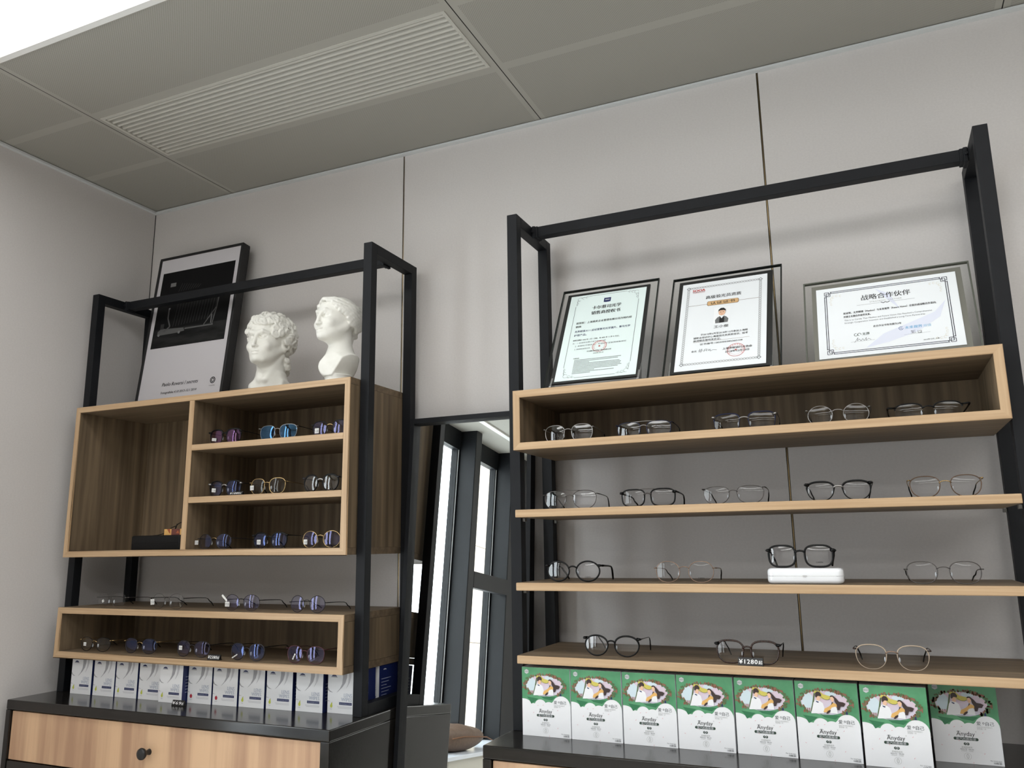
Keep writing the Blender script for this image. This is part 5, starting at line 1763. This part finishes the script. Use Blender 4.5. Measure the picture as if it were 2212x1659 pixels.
def face(F, c, w, eye_z, nose_z, mouth_z, chin_z, fy, male=True):
    """features on the front (-y) of a head; c = (x of midline), fy = front plane"""
    x0 = c
    # eye sockets, brows, eyeballs and lids
    for s in (-1, 1):
        F.ell((x0 + s * 0.0205 * w, fy + 0.004, eye_z), (0.0155 * w, 0.0105, 0.0085), 0.007, -1)
    for s in (-1, 1):
        F.ell((x0 + s * 0.0200 * w, fy + 0.0160, eye_z - 0.0005), (0.0105 * w, 0.0105, 0.0080), 0.002)
        F.cap((x0 + s * 0.0105 * w, fy + 0.0075, eye_z + 0.0045), (x0 + s * 0.0200 * w, fy + 0.0050, eye_z + 0.0070), 0.0018, 0.0022, 0.002)
        F.cap((x0 + s * 0.0200 * w, fy + 0.0050, eye_z + 0.0070), (x0 + s * 0.0310 * w, fy + 0.0120, eye_z + 0.0030), 0.0022, 0.0018, 0.002)
        F.cap((x0 + s * 0.0110 * w, fy + 0.0080, eye_z - 0.0055), (x0 + s * 0.0290 * w, fy + 0.0120, eye_z - 0.0050), 0.0014, 0.0012, 0.002)
        b = 0.0058 if male else 0.0038
        F.cap((x0 + s * 0.0060 * w, fy + 0.0040, eye_z + 0.0135), (x0 + s * 0.0220 * w, fy + 0.0035, eye_z + 0.0165), b, b, 0.006)
        F.cap((x0 + s * 0.0220 * w, fy + 0.0035, eye_z + 0.0165), (x0 + s * 0.0370 * w, fy + 0.0160, eye_z + 0.0110), b, b * 0.7, 0.006)
        F.ell((x0 + s * 0.029 * w, fy + 0.017, nose_z + 0.003), (0.014, 0.014, 0.013), 0.012)
    # nose
    F.cap((x0, fy + 0.0035, eye_z + 0.012), (x0, fy - (0.0135 if male else 0.0105), nose_z + 0.003), 0.0050, 0.0060, 0.005)
    F.ell((x0, fy - (0.0125 if male else 0.0095), nose_z + 0.001), (0.0060, 0.0065, 0.0055), 0.003)
    for s in (-1, 1):
        F.ell((x0 + s * 0.0070, fy - 0.0040, nose_z), (0.0048, 0.0070, 0.0045), 0.003)
        F.ell((x0 + s * 0.0040, fy - 0.0085, nose_z - 0.0050), (0.0022, 0.0030, 0.0022), 0.0015, -1)
    # mouth
    F.ell((x0, fy + 0.010, mouth_z), (0.020, 0.012, 0.013), 0.010)
    F.ell((x0 - 0.0052, fy - 0.0018, mouth_z + 0.0036), (0.0105, 0.0060, 0.0036), 0.0015)
    F.ell((x0 + 0.0052, fy - 0.0018, mouth_z + 0.0036), (0.0105, 0.0060, 0.0036), 0.0015)
    F.ell((x0, fy - 0.0010, mouth_z - 0.0044), (0.0118, 0.0064, 0.0046), 0.0015)
    F.cap((x0 - 0.0150, fy + 0.0060, mouth_z), (x0, fy - 0.0075, mouth_z - 0.0002), 0.0008, 0.0008, 0.0020, -1)
    F.cap((x0 + 0.0150, fy + 0.0060, mouth_z), (x0, fy - 0.0075, mouth_z - 0.0002), 0.0008, 0.0008, 0.0020, -1)
    F.ell((x0, fy + 0.002, (mouth_z + chin_z) / 2 + 0.002), (0.011, 0.004, 0.003), 0.005, -1)
    F.ell((x0, fy + 0.007, chin_z + 0.009), (0.0135, 0.0125, 0.0115), 0.010)


# young man with thick curls
F = Field((-0.10, -0.115, -0.004), (0.10, 0.125, 0.292), 0.0018)
F.cap((0.002, 0.016, 0.085), (0.004, 0.012, 0.030), 0.048, 0.052, 0.02)
F.ell((0.004, 0.006, 0.026), (0.080, 0.058, 0.034), 0.02)
F.cut((0.0, -0.040, 0.0), (0.35, -1, 0.25), 0.004)
F.cut((0.062, 0, 0.0), (1, -0.25, 0.0), 0.004)
F.cut((-0.058, 0, 0.0), (-1, -0.3, -0.1), 0.004)
F.cut((0, 0, 0.075), (0, 0, 1), 0.004)
F.cap((0.002, 0.016, 0.125), (0.004, 0.012, 0.050), 0.043, 0.046, 0.012)
F.ell((0, 0.012, 0.205), (0.062, 0.078, 0.066), 0.01)
F.ell((0, -0.030, 0.172), (0.048, 0.052, 0.070), 0.02)
F.ell((0, -0.034, 0.132), (0.037, 0.044, 0.034), 0.02)
for s in (-1, 1):
    F.cap((s * 0.047, -0.004, 0.150), (s * 0.016, -0.062, 0.112), 0.010, 0.010, 0.014)
for s in (-1, 1):
    F.cap((s * 0.044, 0.012, 0.135), (s * 0.010, -0.032, 0.050), 0.008, 0.008, 0.010)
face(F, 0.0, 1.0, 0.186, 0.152, 0.1335, 0.104, -0.0790, True)
for s in (-1, 1):
    F.torus((s * 0.060, 0.004, 0.166), (s, -0.45, 0.1), 0.011, 0.0038, 0.004)
    F.ell((s * 0.056, 0.004, 0.158), (0.006, 0.010, 0.016), 0.005)
rnd = random.Random(7)
curls = []
while len(curls) < 185:
    u, a = rnd.uniform(-0.80, 1.0), rnd.uniform(0, 2 * pi)
    q = math.sqrt(1 - u * u)
    d = (q * cos(a), q * sin(a), u)
    p = (0.071 * d[0], 0.013 + 0.086 * d[1], 0.206 + 0.073 * d[2])
    if p[1] < -0.005 and p[2] < 0.222 + 0.10 * max(0, -0.045 - p[1]) - (0.030 if abs(p[0]) > 0.046 else 0):
        continue
    if p[1] < 0.02 and p[2] < 0.178:
        continue
    if min([((p[0] - o_[0]) ** 2 + (p[1] - o_[1]) ** 2 + (p[2] - o_[2]) ** 2) for o_, _ in curls] + [1]) < 0.0108 ** 2:
        if rnd.random() < 0.9:
            continue
    curls.append((p, d))
for p, d in curls:
    r = rnd.uniform(0.0095, 0.0135)
    j = (d[0] + rnd.uniform(-0.7, 0.7), d[1] + rnd.uniform(-0.7, 0.7), d[2] + rnd.uniform(-0.7, 0.7))
    F.ell([p[i] - d[i] * 0.004 for i in range(3)], (r, r, r), 0.004)
    F.torus([p[i] + d[i] * 0.003 for i in range(3)], j, r * 0.75, 0.0042, 0.0016)
for k in range(9):          # locks over the forehead
    x = -0.046 + k * 0.0115
    F.torus((x, -0.064 + 0.55 * x * x * 22, 0.2225 + 0.003 * sin(k * 2.3)), (rnd.uniform(-0.5, 0.5), -1, rnd.uniform(-0.3, 0.5)), 0.0085, 0.0046, 0.0016)
    F.torus((x * 0.95 + 0.004, -0.066 + 0.55 * x * x * 22, 0.2390 + 0.003 * cos(k * 1.7)), (rnd.uniform(-0.6, 0.6), -1, rnd.uniform(0, 0.8)), 0.0088, 0.0048, 0.0016)
for k in range(26):         # locks down the nape
    a = rnd.uniform(0.1, pi - 0.1)
    p = (0.002 + 0.050 * cos(a), 0.016 + 0.048 * sin(a), 0.078 + k * 0.0034)
    F.ell(p, (0.011, 0.011, 0.011), 0.006)
    F.torus(p, (rnd.uniform(-1, 1), rnd.uniform(-1, 1), rnd.uniform(-0.5, 0.5)), 0.0095, 0.0052, 0.002)
F.cut((0, 0, 0.0), (0, 0, -1), 0.001)
add_bust('plaster_bust', F, (0.806, -0.205, 1.9938), 0.14, 'white plaster bust of a curly haired young man on the oak box')

# woman with waved hair in a low bun, on a small round foot
F = Field((-0.092, -0.110, -0.004), (0.092, 0.125, 0.292), 0.0018)
hz = 0.010
# neck and cut chest
F.cap((0.002, 0.014, 0.085), (0.004, 0.008, 0.060), 0.040, 0.056, 0.02)
F.ell((0.004, 0.012, 0.072), (0.078, 0.042, 0.026), 0.02)
F.ell((0.004, -0.006, 0.048), (0.056, 0.046, 0.038), 0.02)
F.cut((0.0, -0.040, 0.05), (0.2, -1, 0.1), 0.003)
F.cut((0.060, 0, 0.075), (1, -0.10, -0.62), 0.003)
F.cut((-0.056, 0, 0.075), (-1, -0.10, -0.62), 0.003)
F.cut((0, 0, 0.020), (0, 0, -1), 0.002)
F.cut((0, 0, 0.118), (0, 0, 1), 0.004)
F.cap((0, 0.014, 0.165), (0.002, 0.014, 0.090), 0.034, 0.039, 0.020)
F.ell((0, 0.012, 0.222), (0.056, 0.070, 0.060), 0.01)
F.ell((0, -0.026, 0.196), (0.045, 0.046, 0.064), 0.02)
F.ell((0, -0.028, 0.160), (0.034, 0.040, 0.028), 0.02)
for s in (-1, 1):
    F.cap((s * 0.043, -0.002, 0.178), (s * 0.014, -0.054, 0.145), 0.011, 0.010, 0.014)
face(F, 0.0, 0.90, 0.207, 0.179, 0.1605, 0.1345, -0.0700, False)
for s in (-1, 1):
    F.torus((s * 0.050, 0.008, 0.190), (s, -0.35, 0.1), 0.008, 0.0030, 0.004)
# waves swept back from the centre parting
for s in (-1, 1):
    for k in range(9):
        f_ = k / 8.0
        z0 = 0.262 - 0.070 * f_
        x0 = s * (0.006 + 0.046 * math.sin(f_ * 1.5))
        y0 = -0.058 + 0.060 * f_ ** 1.4
        pts = []
        for i in range(9):
            g = i / 8.0
            ang = g * 1.75
            yy = y0 + (0.086 - y0 - 0.010) * (g ** 1.0)
            bulge = 0.0105
            ex = math.sqrt(max(0.0, 1 - ((yy - 0.012) / 0.082) ** 2))
            zz = z0 - 0.030 * g + 0.004 * sin(g * 9 + k * 1.3)
            xr = math.sqrt(max(0.0, 1 - ((yy - 0.012) / 0.080) ** 2 - ((zz - 0.222) / 0.069) ** 2)) * 0.0625
            pts.append((s * max(xr, 0.002), yy, zz))
        for a, b in zip(pts, pts[1:]):
            F.cap(a, b, 0.0062, 0.0062, 0.0022)
F.ell((0, 0.080, 0.205), (0.028, 0.024, 0.026), 0.008)
F.torus((0, 0.086, 0.206), (0.2, 1, 0.2), 0.016, 0.008, 0.003)
F.cap((0, 0.058, 0.172), (0.006, 0.050, 0.140), 0.014, 0.008, 0.01)
s_, X_, Y_, Z_ = F.sub(F.lo, F.lo + F.n * F.h)
rr_ = np.sqrt((X_ - 0.004) ** 2 + (Y_ - 0.004) ** 2)
prof = np.where(Z_ < 0.010, 0.046 - 0.9 * np.abs(Z_ - 0.006), 0.0395 + 0.25 * (Z_ - 0.014))
F.merge(s_, np.maximum(np.maximum(rr_ - prof, Z_ - 0.026), -Z_).astype(np.float32), 0.002)
F.cut((0, 0, 0.0), (0, 0, -1), 0.0005)
add_bust('plaster_bust', F, (1.128, -0.270, 1.9938), -0.22, 'white plaster bust of a woman with waved hair on a round foot', 0.985)
